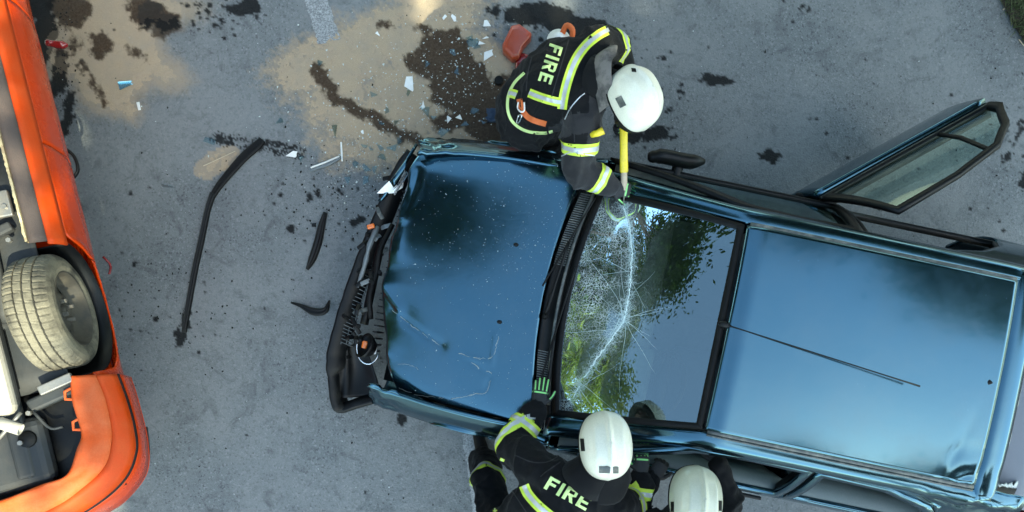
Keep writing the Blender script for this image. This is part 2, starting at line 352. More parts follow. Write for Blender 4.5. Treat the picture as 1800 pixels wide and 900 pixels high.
def fields(x, y):
    wx = x + 9*fbm(x, y, 26, 4, 3) + 3*fbm(x, y, 6, 2, 5); wy = y + 9*fbm(x, y, 26, 4, 11) + 3*fbm(x, y, 6, 2, 13)
    big = fbm(x, y, 34, 5, 21, 0.6); fn = fbm(x, y, 9, 4, 31, 0.65)
    sand = np.full(x.shape, -1e3)
    for bb in SAND_B: sand = np.maximum(sand, blob(wx, wy, *bb))
    for p, wd in SAND_S: sand = np.maximum(sand, stroke(wx, wy, p, wd))
    left = x < 400
    sand = np.where(left, sand + big*6 + fn*6 + 4*fbm(x, y, 3.2, 2, 55), np.minimum(sand, 20) + big*24 + fn*18 + 13*fbm(x, y, 3.2, 2, 55) - 5)
    sand = np.maximum(sand, np.where(blob(wx, wy, 382, 282, 46, 22, -28) > 0, blob(wx, wy, 382, 282, 46, 22, -28)*0.35 + fn*7 - 2.0, -1e3))  # one more small pale patch, drawn in the sand colour
    wet = np.full(x.shape, -1e3)
    for bb in WET_B: wet = np.maximum(wet, blob(wx, wy, *bb))
    for p, wd in WET_S: wet = np.maximum(wet, stroke(wx, wy, p, wd))
    wet = wet + big*8 + fn*8
    oil = np.full(x.shape, -1e3)
    for bb in OIL_B: oil = np.maximum(oil, blob(wx, wy, *bb))
    oil = oil + fn*7 + big*4 - 1.5
    # splashes: many drops, dense in a few regions
    r2 = np.random.default_rng(4)
    regs = [(380, 28, 75, 35, 90), (960, 40, 110, 40, 110), (560, 330, 80, 60, 30), (300, 560, 90, 60, 35), (1170, 190, 60, 70, 50), (1770, 250, 40, 90, 40), (900, 450, 900, 450, 160), (640, 400, 60, 60, 25), (1440, 215, 60, 20, 6), (120, 150, 30, 130, 60), (1060, 110, 110, 50, 60)]
    for cx, cy, sx, sy, n in regs:
        for _ in range(n):
            px, py = cx + r2.normal()*sx*0.6, cy + r2.normal()*sy*0.6; rr = 0.9 + abs(r2.normal())*1.7
            i = (np.abs(x - px) < 12) & (np.abs(y - py) < 12)
            if i.any(): oil[i] = np.maximum(oil[i], (rr - np.hypot(x[i]-px, (y[i]-py)*1.15)) * 1.3 + fn[i]*1.0)
    # tyre print: a band of tread blocks
    t = (x - 362) / 180.0; yc = 240 + t*30
    band = (t > 0) & (t < 1) & (np.abs(y - yc) < 13)
    tr = np.where(band, (np.sin(x*0.9 + (y-yc)*0.5) > -0.2) * np.where(np.abs(y-yc) % 9 > 1.2, 1, 0) * 6.0 + fn*11 + big*6 - 2.5 + t*3.0 - 14*np.clip(0.12 - t, 0, 1)*8 - 14*np.clip(t - 0.9, 0, 1)*6 - np.clip(np.abs(y - yc) - 8, 0, 9)*0.9, -1e3)
    oil = np.maximum(oil, tr)
    return sand, wet, oil
x0, x1, y0, y1, st = -60, 1860, -60, 1010, 3.0
xs = np.arange(x0, x1 + 1, st); ys = np.arange(y0, y1 + 1, st)
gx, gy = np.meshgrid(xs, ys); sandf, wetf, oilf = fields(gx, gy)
grey = fbm(gx, gy, 260, 3, 77)
ny, nx = gx.shape
X, Y = G2(gx, gy)
co = np.zeros((nx*ny + 4, 3)); co[:nx*ny, 0] = X.ravel(); co[:nx*ny, 1] = Y.ravel()
co[nx*ny:, :2] = [(-400, 400), (400, 400), (400, -400), (-400, -400)]
idx = np.arange(nx*ny).reshape(ny, nx)
q = np.stack([idx[:-1, :-1], idx[1:, :-1], idx[1:, 1:], idx[:-1, 1:]], -1).reshape(-1, 4)
c0 = nx*ny; tl, tr_, bl, br = idx[0, 0], idx[0, -1], idx[-1, 0], idx[-1, -1]
# outer ground: quads out to the horizon, each one sharing a whole border row of the fine middle
faces = [tuple(int(k) for k in f) for f in q]
faces += [tuple([c0, *[int(k) for k in idx[0, :]], c0+1][::-1]), tuple([c0+1, *[int(k) for k in idx[:, -1]], c0+2][::-1]),
          tuple([c0+2, *[int(k) for k in idx[-1, ::-1]], c0+3][::-1]), tuple([c0+3, *[int(k) for k in idx[::-1, 0]], c0][::-1])]
ground = mesh('ground', co, faces, None, None, smooth=False); ground['kind'] = 'structure'
at = ground.data.color_attributes.new('stain', 'FLOAT_COLOR', 'POINT')
cols = np.zeros((nx*ny + 4, 4), np.float32)
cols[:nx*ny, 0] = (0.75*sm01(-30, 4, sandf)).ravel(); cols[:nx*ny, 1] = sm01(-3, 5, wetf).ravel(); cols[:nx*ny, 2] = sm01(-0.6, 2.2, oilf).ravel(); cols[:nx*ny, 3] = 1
at.data.foreach_set('color', cols.ravel())
m, t, b = base('asphalt', (0.10, 0.10, 0.10), 0.9, spec=0.15); c = coords(t)
a = nd(t, 'ShaderNodeAttribute'); a.attribute_name = 'stain'; sep = nd(t, 'ShaderNodeSeparateColor'); t.links.new(a.outputs['Color'], sep.inputs[0])
v1 = nd(t, 'ShaderNodeTexVoronoi'); v1.inputs['Scale'].default_value = 88; t.links.new(c, v1.inputs['Vector'])
stone = nd(t, 'ShaderNodeSeparateColor'); t.links.new(v1.outputs['Color'], stone.inputs[0])
f1 = nz(t, 210, 3, 0.6, c); f2 = nz(t, 1.1, 5, 0.6, c); f3 = nz(t, 26, 4, 0.7, c)
cc = mixc(t, ramp(t, f1, [(0.30, 0.0), (0.70, 1.0)]), (0.090, 0.100, 0.104), (0.195, 0.208, 0.212))
cc = mixc(t, ramp(t, stone.outputs[0], [(0.82, 0.0), (0.98, 0.5)]), cc, (0.25, 0.262, 0.265))
cc = mixc(t, ramp(t, stone.outputs[1], [(0.84, 0.0), (0.98, 0.55)]), cc, (0.035, 0.039, 0.042))
cc = mixc(t, ramp(t, f2, [(0.40, 0.0), (0.60, 0.6)]), cc, (0.215, 0.223, 0.222))
cc = mixc(t, ramp(t, f3, [(0.52, 0.0), (0.75, 0.45)]), cc, (0.06, 0.065, 0.068))
sm = nz(t, 5.0, 6, 0.7, c, 1.2); cc = mixc(t, ramp(t, sm, [(0.53, 0.0), (0.70, 0.55)]), cc, (0.065, 0.071, 0.075))
cc = mixc(t, sep.outputs[0], cc, (0.34, 0.265, 0.18))
cc = mixc(t, math_(t, 'MULTIPLY', sep.outputs[1], 0.85), cc, (0.034, 0.020, 0.010))
cc = mixc(t, math_(t, 'MULTIPLY', sep.outputs[2], 0.94), cc, (0.006, 0.0065, 0.007))
t.links.new(cc, b.inputs['Base Color'])
t.links.new(math_(t, 'SUBTRACT', 0.85, math_(t, 'MULTIPLY', sep.outputs[2], 0.0)), b.inputs['Roughness'])
hh = math_(t, 'ADD', v1.outputs['Distance'], math_(t, 'MULTIPLY', f1, 0.8)); t.links.new(bump(t, hh, 0.6, 0.004), b.inputs['Normal'])
ground.data.materials.append(m)

# spilled absorbent sand: a thin uneven layer that feathers out below the road surface
st2 = 2.0
xs2 = np.arange(60, 960, st2); ys2 = np.arange(-40, 330, st2); sx, sy = np.meshgrid(xs2, ys2)
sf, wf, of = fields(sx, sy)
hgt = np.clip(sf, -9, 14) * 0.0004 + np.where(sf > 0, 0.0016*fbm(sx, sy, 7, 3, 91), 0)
SX, SY = G2(sx, sy); n2y, n2x = sx.shape
keep = sf > -7; kf = keep[:-1, :-1] & keep[1:, :-1] & keep[1:, 1:] & keep[:-1, 1:]
idx2 = np.arange(n2x*n2y).reshape(n2y, n2x)
q2 = np.stack([idx2[:-1, :-1], idx2[1:, :-1], idx2[1:, 1:], idx2[:-1, 1:]], -1)[kf]
used = np.unique(q2); remap = np.full(n2x*n2y, -1); remap[used] = np.arange(len(used))
sv = np.stack([SX.ravel(), SY.ravel(), hgt.ravel() - 0.0005], -1)[used]
sand = mesh('spilled_sand', sv, [tuple(int(k) for k in f) for f in remap[q2]], None, None); sand['kind'] = 'stuff'
sand['label'] = 'tan absorbent sand spread over the road with brown wet stains'; sand['category'] = 'sand'
at = sand.data.color_attributes.new('stain', 'FLOAT_COLOR', 'POINT'); cs = np.zeros((len(used), 4), np.float32)
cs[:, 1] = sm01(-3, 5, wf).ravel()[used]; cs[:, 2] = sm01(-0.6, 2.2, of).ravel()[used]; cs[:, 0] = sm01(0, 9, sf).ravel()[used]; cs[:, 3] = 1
at.data.foreach_set('color', cs.ravel())
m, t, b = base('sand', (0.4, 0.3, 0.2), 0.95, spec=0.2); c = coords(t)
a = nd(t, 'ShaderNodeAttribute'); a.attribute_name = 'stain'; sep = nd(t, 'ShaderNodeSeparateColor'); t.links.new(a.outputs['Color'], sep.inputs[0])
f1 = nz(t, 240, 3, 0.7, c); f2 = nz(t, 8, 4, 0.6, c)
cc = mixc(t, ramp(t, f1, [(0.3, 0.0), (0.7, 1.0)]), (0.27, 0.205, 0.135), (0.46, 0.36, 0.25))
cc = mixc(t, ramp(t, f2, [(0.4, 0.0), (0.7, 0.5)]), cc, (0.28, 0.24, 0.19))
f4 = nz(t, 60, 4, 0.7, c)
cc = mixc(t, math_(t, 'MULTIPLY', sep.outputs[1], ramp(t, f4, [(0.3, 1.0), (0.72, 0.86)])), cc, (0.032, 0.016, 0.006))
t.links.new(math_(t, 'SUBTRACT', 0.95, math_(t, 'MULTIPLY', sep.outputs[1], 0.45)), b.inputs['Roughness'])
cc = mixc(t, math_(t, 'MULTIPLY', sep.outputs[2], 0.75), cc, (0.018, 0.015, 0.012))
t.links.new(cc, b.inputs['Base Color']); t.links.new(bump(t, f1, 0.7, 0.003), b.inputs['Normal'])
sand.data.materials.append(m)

# worn white road line (two stretches; the rest is worn away or under sand and car)
m, t, b = base('worn_road_paint', (0.55, 0.56, 0.56), 0.7); c = coords(t)
t.links.new(mixc(t, ramp(t, nz(t, 90, 5, 0.75, c), [(0.40, 0.0), (0.62, 1.0)]), (0.13, 0.14, 0.145), (0.36, 0.37, 0.37)), b.inputs['Base Color'])
t.links.new(bump(t, nz(t, 150, 3, 0.6, c), 0.5, 0.003), b.inputs['Normal']); PAINT = m
def road_line(pl, pr, n=60):
    v = []; f = []
    for i in range(n + 1):
        k = i / n
        for side, (p, q_) in enumerate((pl, pr)):
            x, y = lerp(p[0], q_[0], k), lerp(p[1], q_[1], k); jit = 3.0*noise.noise(Vector((x*0.09, y*0.09, side*5))) + 2*noise.noise(Vector((x*0.4, y*0.4, side*9)))
            gx_, gy_ = G2(x + jit, y); v.append((gx_, gy_, 0.004))
    for i in range(n): f.append((2*i, 2*i+2, 2*i+3, 2*i+1))
    o = mesh('road_line', v, f, PAINT, None, False); o['kind'] = 'structure'; return o
road_line(((520, -50), (560, 78)), ((560, -50), (600, 74)))
road_line(((812, 762), (846, 1000)), ((838, 762), (880, 1000)))
# verge in the far corner: dark soil with grass blades
v = []; f = []
for k, (x, y) in enumerate([(1740, -60), (1752, -10), (1765, 20), (1782, 50), (1800, 78), (1830, 110), (1870, 140), (2100, 260), (2100, -400), (1700, -400)]):
    a_, b_ = G2(x, y); v.append((a_, b_, 0.012 + 0.01*random.random()))
verge = mesh('verge_soil', v, [tuple(range(len(v)))[::-1]], worn('soil', (0.035, 0.028, 0.018), 0.95, 0, 0, (0.06, 0.055, 0.03), 0.8, 12, 90, 1.0, bd=0.02)); verge['kind'] = 'structure'
v = []; f = []
for _ in range(2600):
    k = random.random(); y = lerp(-200, 170, k); xe = interp(y, [-200, -10, 50, 110, 170], [1735, 1752, 1782, 1828, 1915]); x = xe + abs(random.gauss(0, 1))*60 - 4
    gx_, gy_ = G2(x, y); h = random.uniform(0.04, 0.13); an = random.uniform(0, 6.28); dx, dy = math.cos(an)*0.004, math.sin(an)*0.004; lx, ly = random.gauss(0, 0.05), random.gauss(0, 0.05)
    i = len(v); v += [(gx_-dx, gy_-dy, 0.01), (gx_+dx, gy_+dy, 0.01), (gx_+lx, gy_+ly, h)]; f.append((i, i+1, i+2))
gr = mesh('verge_grass', v, f, worn('grass', (0.06, 0.085, 0.03), 0.7, 0, 0, (0.16, 0.14, 0.07), 0.7, 20, 60, 0), None, False)
gr['kind'] = 'stuff'; gr['label'] = 'thin grass growing on the dark verge'; gr['category'] = 'grass'

# ---------------------------------------------------------------- trees round the road (they shade it and are mirrored in paint and glass)
def leaf_mat(name, c1, c2):
    m = bpy.data.materials.new(name); m.use_nodes = True; t = m.node_tree; t.nodes.clear(); o = nd(t, 'ShaderNodeOutputMaterial')
    d = nd(t, 'ShaderNodeBsdfDiffuse'); tr = nd(t, 'ShaderNodeBsdfTranslucent'); mx = nd(t, 'ShaderNodeMixShader'); mx.inputs[0].default_value = 0.35
    cc = mixc(t, ramp(t, nz(t, 2.2, 3, 0.6, coords(t)), [(0.35, 0.0), (0.65, 1.0)]), c1, c2)
    t.links.new(cc, d.inputs[0]); t.links.new(cc, tr.inputs[0]); t.links.new(d.outputs[0], mx.inputs[1]); t.links.new(tr.outputs[0], mx.inputs[2]); t.links.new(mx.outputs[0], o.inputs[0]); return m
LEAF1 = leaf_mat('leaves_dark', (0.022, 0.045, 0.014), (0.05, 0.085, 0.02)); LEAF2 = leaf_mat('leaves_light', (0.07, 0.12, 0.02), (0.16, 0.19, 0.04))
LEAF3 = leaf_mat('leaves_mid', (0.07, 0.11, 0.05), (0.12, 0.17, 0.08))
def tree(label, foot, cc_, rad, clumps, per, leaf, lm, seed, cr=0.55):
    g = np.random.default_rng(seed); root = empty('leafy_tree', (foot[0], foot[1], 0)); tag(root, label, 'tree')
    C = Vector(cc_) - Vector((foot[0], foot[1], 0)); r = Vector(rad)
    d = g.normal(size=(clumps, 3)); d /= np.linalg.norm(d, axis=1)[:, None]; d *= (g.random(clumps)**0.45)[:, None]
    cl = d * np.array(r) + np.array(C)
    p = np.repeat(cl, per, 0) + g.normal(size=(clumps*per, 3)) * cr * np.array([1, 1, 0.7]) * g.uniform(0.5, 1.2, (clumps*per, 1))
    u = g.normal(size=p.shape); u /= np.linalg.norm(u, axis=1)[:, None]; w_ = np.cross(u, g.normal(size=p.shape)); w_ /= np.linalg.norm(w_, axis=1)[:, None]
    s = leaf * g.uniform(0.6, 1.3, (len(p), 1)); vv = np.stack([p - u*s, p + w_*s*0.5, p + u*s, p - w_*s*0.5], 1).reshape(-1, 3)
    me = bpy.data.meshes.new('crown'); n = len(p); me.vertices.add(4*n); me.vertices.foreach_set('co', vv.ravel()); me.loops.add(4*n); me.loops.foreach_set('vertex_index', np.arange(4*n))
    me.polygons.add(n); me.polygons.foreach_set('loop_start', np.arange(n)*4); me.polygons.foreach_set('loop_total', np.full(n, 4)); me.update()
    link('crown', me, lm, root, False)
    bm = bmesh.new(); top = C + Vector((0, 0, r.z*0.3))
    tp = smooth_path([(0, 0, -0.1), (C.x*0.12, C.y*0.12, C.z*0.4), (C.x*0.55, C.y*0.55, C.z*0.75), top], 10)
    bm_tube(bm, tp, [lerp(0.26, 0.05, i/9) for i in range(10)], 10, None, True, False)
    for k in range(min(14, clumps)):
        e = Vector(cl[k]); s_ = tp[4 + k % 5]; bm_tube(bm, smooth_path([s_, s_.lerp(e, 0.5) + Vector((0, 0, 0.25)), e], 5), [0.07, 0.055, 0.04, 0.028, 0.012], 6, None, True, False)
    bmobj('trunk', bm, BARK, root)
    return root
TREES = True
if TREES:
    def cast_at(gx_, gy_, z): return (gx_ + TO_SUN.x/TO_SUN.z*z, gy_ + TO_SUN.y/TO_SUN.z*z, z)   # where a crown must stand to shade a spot of road
    tree('dark leafy tree overhanging the road beside the sand patch', (-7.8, 6.8), (-5.5, 4.8, 9.3), (2.1, 2.0, 1.9), 90, 170, 0.10, LEAF1, 1)
    tree('bright green tree catching the sun beyond the orange car', (-10.0, 0.0), (-9.4, 0.3, 7.0), (3.2, 3.0, 3.0), 130, 170, 0.11, LEAF2, 2)
    tree('tall dark tree by the grass verge, leaning over the open door', (11.8, 5.0), (10.0, 3.4, 9.0), (2.8, 3.0, 2.0), 110, 160, 0.14, LEAF3, 3)
    tree('broad tree shading the firefighters from the sun', (8.6, -9.6), cast_at(0.7, -0.1, 13), (2.5, 2.0, 1.2), 150, 190, 0.16, LEAF1, 4, 0.5)
    tree('broad tree shading the rear of the blue car', (13.2, -10.2), cast_at(4.7, -0.7, 13), (2.8, 2.6, 1.4), 120, 170, 0.16, LEAF1, 5)
    tree('unseen dense tree added to shade the road near the open door', (10.4, -8.6), cast_at(2.5, 1.7, 13), (2.4, 1.1, 0.8), 80, 190, 0.16, LEAF1, 10, 0.4)  # added out of view; its crown blocks stray sun patches
    tree('unseen small tree added to shade the road between the two cars', (5.6, -9.4), cast_at(-2.05, 0.1, 13), (0.55, 1.5, 0.4), 60, 190, 0.16, LEAF1, 11, 0.26)  # added crown, shaped so its shade ends at the overturned car
    tree('unseen round tree added to block bright sky from the windscreen reflection', (-11.0, 6.4), (-10.6, 5.4, 9.6), (2.8, 2.4, 3.4), 110, 160, 0.13, LEAF1, 17)  # added to hide bright sky mirrored in the broken glass
    tree('unseen slim tree added to shade the road beside the small sand patch', (5.2, -7.6), cast_at(-2.15, 2.3, 13), (0.8, 1.2, 0.4), 70, 190, 0.16, LEAF1, 9, 0.28)  # added out of view to keep sun off the upper-left road
    tree('thick dark tree above the oil-stained asphalt', (5.4, 7.6), (4.0, 5.0, 6.7), (3.3, 2.2, 1.6), 170, 170, 0.16, LEAF1, 6)
    tree('unseen dark tree added to darken the road by the grass verge', (9.6, 8.4), (8.6, 6.6, 7.0), (3.0, 2.6, 1.9), 120, 150, 0.16, LEAF1, 16)  # added overhead to take skylight off the upper-right road
    tree('distant bushy tree behind the orange car', (-13.0, -6.0), (-13.0, -6.0, 6.5), (3.2, 3.2, 3.4), 80, 140, 0.18, LEAF2, 7)
    tree('distant pale green tree rising over the bright one', (-15.0, 3.5), (-15.0, 3.5, 8.5), (3.6, 3.6, 5.6), 110, 140, 0.2, LEAF2, 15)
    tree('tall dark tree far behind the open car door', (9.0, 13.0), (9.0, 13.0, 6.5), (4.0, 3.0, 4.2), 80, 140, 0.2, LEAF1, 12)
    tree('tall dark tree far behind the bending firefighter', (1.0, 14.5), (1.0, 14.5, 6.5), (4.2, 3.0, 4.4), 80, 140, 0.2, LEAF1, 13)
    tree('tall dark tree far behind the road line', (-5.0, 14.0), (-5.0, 14.0, 6.0), (3.4, 3.0, 4.2), 80, 140, 0.2, LEAF1, 14)
    tree('distant dark tree past the sand patch', (-12.0, 10.0), (-12.0, 10.0, 7.0), (3.6, 3.6, 3.8), 80, 140, 0.18, LEAF1, 8)
# ---------------------------------------------------------------- blue car (local x = towards the rear, y = towards its right side, z up)
YAW = R(-11.75); CO = Vector((1.13, 0.075, 0)); CU = Vector((math.cos(YAW), math.sin(YAW), 0)); CV = Vector((-math.sin(YAW), math.cos(YAW), 0))
def L(px, py, z):
    d = W(px, py, z) - CO; return Vector((d.dot(CU), d.dot(CV), z))
bc = empty('blue_car', CO, YAW); tag(bc, 'crashed dark blue estate car with cracked windscreen and torn-off front', 'car')
CARM = Matrix.Translation(CO) @ Matrix.Rotation(YAW, 4, 'Z')
def crump(p, c, rad, amp, fr, seed=0.0):
    """sharp crumpled-sheet displacement fading out from centre c"""
    d = (p - Vector(c)).length / rad
    if d >= 1: return Vector((0, 0, 0))
    k = (1 - d) ** 1.2 * amp; q = p * fr + Vector((seed, seed*1.7, 0))
    return Vector([(abs(noise.noise(q + Vector((i*11.3, 3*i, 5)))) * 2 - 0.55 + 0.5*noise.noise(q*2.3 + Vector((i, i, i)))) * k for i in range(3)])

# --- bonnet
def hood_front(v): return interp(v, [-1, -0.9, -0.3, 0.2, 0.75, 1], [-1.74, -1.80, -1.93, -1.95, -1.93, -1.86])
def hood_rear(v): return -0.965 + 0.105 * v * v
def seg_d(p, a, b):
    ab = b - a; t = clamp((p - a).dot(ab) / ab.length_squared); return (p - a - ab * t).length
CREASE = [([L(870, 590, .93), L(864, 640, .93), L(812, 625, .9)], 0.004, 0.012), ([L(812, 625, .9), L(862, 662, .92), L(850, 690, .93), L(790, 700, .9)], -0.004, 0.012),
          ([L(700, 690, .8), L(780, 700, .88), L(850, 692, .9)], 0.006, 0.016), ([L(690, 545, .8), L(740, 585, .85), L(775, 606, .87)], -0.010, 0.03), ([L(672, 500, .77), L(700, 545, .8)], 0.014, 0.03),
          ([L(712, 330, .8), L(706, 380, .8), L(735, 300, .8)], -0.014, 0.03), ([L(718, 250, .8), L(700, 440, .8)], 0.010, 0.035)]
def hood_pt(i, ni, j, nj):
    v = j / (nj - 1) * 2 - 1; u = i / (ni - 1)
    b_ = lerp(-0.775, 0.835, (v + 1) / 2) * lerp(0.965, 1.0, sstep(0, 0.5, u))
    roll = 0.07                                             # share of the rows that roll down over the nose
    af, ar = hood_front(v), hood_rear(v)
    if u < roll:
        k = 1 - u / roll; a_ = af + 0.020 * (1 - math.cos(k * math.pi / 2)) - 0.018 * math.sin(k * math.pi / 2); zz = -0.085 * k ** 1.4; uu = 0.0
    else:
        uu = (u - roll) / (1 - roll); a_ = lerp(af, ar, uu); zz = 0.0
    z = 0.765 + 0.205 * (uu ** 0.85) - 0.050 * (abs(v) ** 2.4) - 0.016 * (abs(v) ** 14) + zz
    p = Vector((a_, b_, z)); p2 = Vector((a_, b_))
    for pl, h, wd in CREASE:
        d = min(seg_d(p2, s.xy, e.xy) for s, e in zip(pl, pl[1:]))
        p.z += h * math.exp(-(d / wd) ** 1.3)
    fr = math.exp(-uu / 0.10)
    p.z += fr * (0.016 * noise.noise(Vector((b_*4, 1.3, 0))) + 0.010 * noise.noise(Vector((b_*13, 3.3, uu*6)))); p.x += fr * 0.035 * noise.noise(Vector((b_*5, 9.1, 0)))
    p.z += 0.005 * noise.noise(Vector((a_*1.8, b_*1.8, 7)))
    return p
NI, NJ = 84, 96
hood_rows = [[hood_pt(i, NI, j, NJ) for j in range(NJ)] for i in range(NI)]
hood = grid('bonnet', hood_rows, BLUE, bc, 0.012, -1, flip=True); hood['label'] = 'dented dark blue bonnet with buckled front edge'
hood_bvh = bvh_of(hood)
for px, py in ((907, 430), (878, 566)):
    p = L(px, py, 0.93); h = hood_bvh.ray_cast(Vector((p.x, p.y, 2)), Vector((0, 0, -1)))[0]
    bm = bmesh.new(); bmesh.ops.create_uvsphere(bm, u_segments=12, v_segments=6, radius=1, matrix=Matrix.Translation(h + Vector((0, 0, 0.003))) @ Matrix.Diagonal((0.016, 0.012, 0.008, 1)))
    bmobj('washer_nozzle', bm, BLACK, hood)

# --- sides
PROF = [(0.80, 0.17), (0.87, 0.26), (0.905, 0.42), (0.925, 0.58), (0.925, 0.72), (0.915, 0.82), (0.895, 0.90), (0.868, 0.945)]
def wid(a):
    if a < -1.15: return 1 - 0.085 * ((-1.15 - a) / 0.8) ** 2
    if a > 1.6: return 1 - 0.07 * ((a - 1.6) / 0.6) ** 2
    return 1.0
def side_p(a, k, s):
    zs = [p[1] for p in PROF]; n = len(PROF) - 1; x = k * n; i = min(int(x), n - 1); f = x - i
    b_ = lerp(PROF[i][0], PROF[i+1][0], f) * wid(a); z = lerp(PROF[i][1], PROF[i+1][1], f)
    if a < -0.72:
        kk = sstep(-0.72, -1.0, a); AL = [(0.80, 0.17), (0.88, 0.26), (0.925, 0.42), (0.940, 0.55), (0.925, 0.66), (0.893, 0.75), (0.850, 0.825), (0.800, 0.885)]
        b_ = lerp(b_, lerp(AL[i][0], AL[i+1][0], f) * wid(a), kk); z = lerp(z, lerp(AL[i][1], AL[i+1][1], f), kk)
    z -= 0.10 * sstep(-0.9, -1.95, a) * sstep(0.5, 0.95, z) if a < -0.9 else 0
    for wa in (-1.28, 1.28):
        d = abs(a - wa)
        if d < 0.36: z = max(z, 0.30 + math.sqrt(0.36**2 - d*d))
    b_ += 0.012 * math.exp(-((z - 0.60) / 0.02) ** 2)
    return Vector((a, s * b_, z))
def side_panel(name, a0, a1, s, m=BLUE, n=26, dmg=None):
    rows = []
    for i in range(n + 1):
        a = lerp(a0 + 0.003, a1 - 0.003, i / n); row = []
        for k in range(25):
            p = side_p(a, k / 24, s)
            if dmg: p = p + dmg(p)
            row.append(p)
        rows.append(row)
    o = grid(name, rows, m, bc, 0.02, -1 if s > 0 else 1); return o
def fender(s, dmg):
    o = side_panel('front_wing', -1.90, -0.75, s, n=40, dmg=dmg)
    rows = []                                              # top of the wing, up to the bonnet edge
    for i in range(41):
        a = lerp(-1.897, -0.753, i / 40); e = side_p(a, 1, s) + dmg(side_p(a, 1, s))
        vb = (0.845 if s > 0 else -0.785); u = clamp((a + 1.9) / 0.95); inner = Vector((a, vb * lerp(0.965, 1, sstep(0, .5, u)), 0.765 + 0.205*u**0.85 - 0.075 + 0.012*noise.noise(Vector((a*3, s, 2)))))
        inner.z = max(inner.z, e.z + 0.01)
        if abs(inner.y) > abs(e.y): inner.y = e.y * 0.97
        rows.append([inner + Vector((0, 0, -0.05)), inner, inner.lerp(e, 0.35) + Vector((0, 0, 0.008)), inner.lerp(e, 0.7) + Vector((0, s*0.006, 0.006)), e])
    grid('wing_top', rows, BLUE, o, 0.006, 1 if s > 0 else -1)
    return o
fender(1, lambda p: crump(p, (-1.95, 0.85, 0.7), 0.35, 0.06, 9)); fender(-1, lambda p: crump(p, (-1.95, -0.85, 0.7), 0.30, 0.05, 9, 4))
def ups(a, z, s, inset=0.0):                                # leaning side of the passenger cell above the belt
    k = (z - 0.94) / 0.37; return Vector((a, s * (lerp(0.872, 0.652, k) + 0.02*math.sin(clamp(k)*math.pi) - inset), z))
def ring(name, outer, inner, s, m, parent, fn=None, th=0.03, sub=6):
    fn = fn or (lambda a, z: ups(a, z, s)); rows = [[], []]
    for q_, poly in enumerate((outer, inner)):
        n = len(poly)
        for i in range(n):
            p, e = poly[i], poly[(i+1) % n]
            for k in range(sub): rows[q_].append(fn(lerp(p[0], e[0], k/sub), lerp(p[1], e[1], k/sub)))
    mid = [a.lerp(b_, 0.5) for a, b_ in zip(*rows)]
    return grid(name, [rows[0], mid, rows[1]], m, parent, th, 0, wrap=True)
FD_O = [(-0.74, 0.935), (-0.40, 1.115), (-0.04, 1.295), (0.28, 1.322), (0.645, 1.315), (0.645, 0.935)]
FD_I = [(-0.58, 0.965), (-0.36, 1.09), (0.02, 1.268), (0.28, 1.290), (0.600, 1.283), (0.600, 0.965)]
RD_O = [(0.675, 0.935), (0.675, 1.313), (1.08, 1.300), (1.36, 1.22), (1.52, 1.10), (1.60, 0.935)]
RD_I = [(0.720, 0.965), (0.720, 1.280), (1.06, 1.268), (1.30, 1.20), (1.43, 1.09), (1.49, 0.965)]
def pane(name, poly, s, m, parent, fn=None, inset=0.004):
    fn = fn or (lambda a, z: ups(a, z, s, inset)); c = (sum(p[0] for p in poly)/len(poly), sum(p[1] for p in poly)/len(poly)); rows = []
    for k in range(6):
        row = []
        for i in range(len(poly)):
            p, e = poly[i], poly[(i+1) % len(poly)]
            for q_ in range(6):
                x, y = lerp(p[0], e[0], q_/6), lerp(p[1], e[1], q_/6); row.append(fn(lerp(x, c[0], k/5.001), lerp(y, c[1], k/5.001)))
        rows.append(row)
    return grid(name, rows, m, parent, 0.0, 0, wrap=True)
# front doors (both shut), rear door on the left side shut
for s in (1, -1):
    d = side_panel('front_door', -0.75, 0.66, s); ring('window_frame', FD_O, FD_I, s, BLACK if s > 0 else BLUE, d)
    if s > 0: pane('window_glass', FD_I, s, SIDEG, d)
    box('door_handle', (0.52, s*0.938, 0.80), (0.17, 0.022, 0.03), BLACK, d, None, 0.008)
    rows = [[Vector((a, s*0.868, 0.945)), Vector((a, s*0.84, 0.952)), Vector((a, s*0.78, 0.945)), Vector((a, s*0.76, 0.60))] for a in np.linspace(-0.70, 0.645, 12)]
    grid('door_lining', rows, DOORIN if s < 0 else DASH, d, 0.006)
def crumpR(p): return crump(p, (1.42, -0.66, 1.25), 0.40, 0.032, 6.0) + crump(p, (1.75, -0.75, 1.1), 0.5, 0.028, 6, 2)
d = side_panel('rear_door', 0.66, 1.60, -1, dmg=crumpR); ring('window_frame', RD_O, RD_I, -1, BLUE, d, lambda a, z: ups(a, z, -1) + crumpR(ups(a, z, -1))*0.6)
box('door_handle', (1.40, -0.938, 0.80), (0.17, 0.022, 0.03), BLACK, d, None, 0.008)
rows = [[Vector((a, -0.868, 0.945)), Vector((a, -0.83, 0.954)), Vector((a, -0.76, 0.945)), Vector((a, -0.72, 0.86)), Vector((a, -0.74, 0.55))] for a in np.linspace(0.69, 1.55, 12)]
grid('door_lining', rows, DOORIN, d, 0.006)
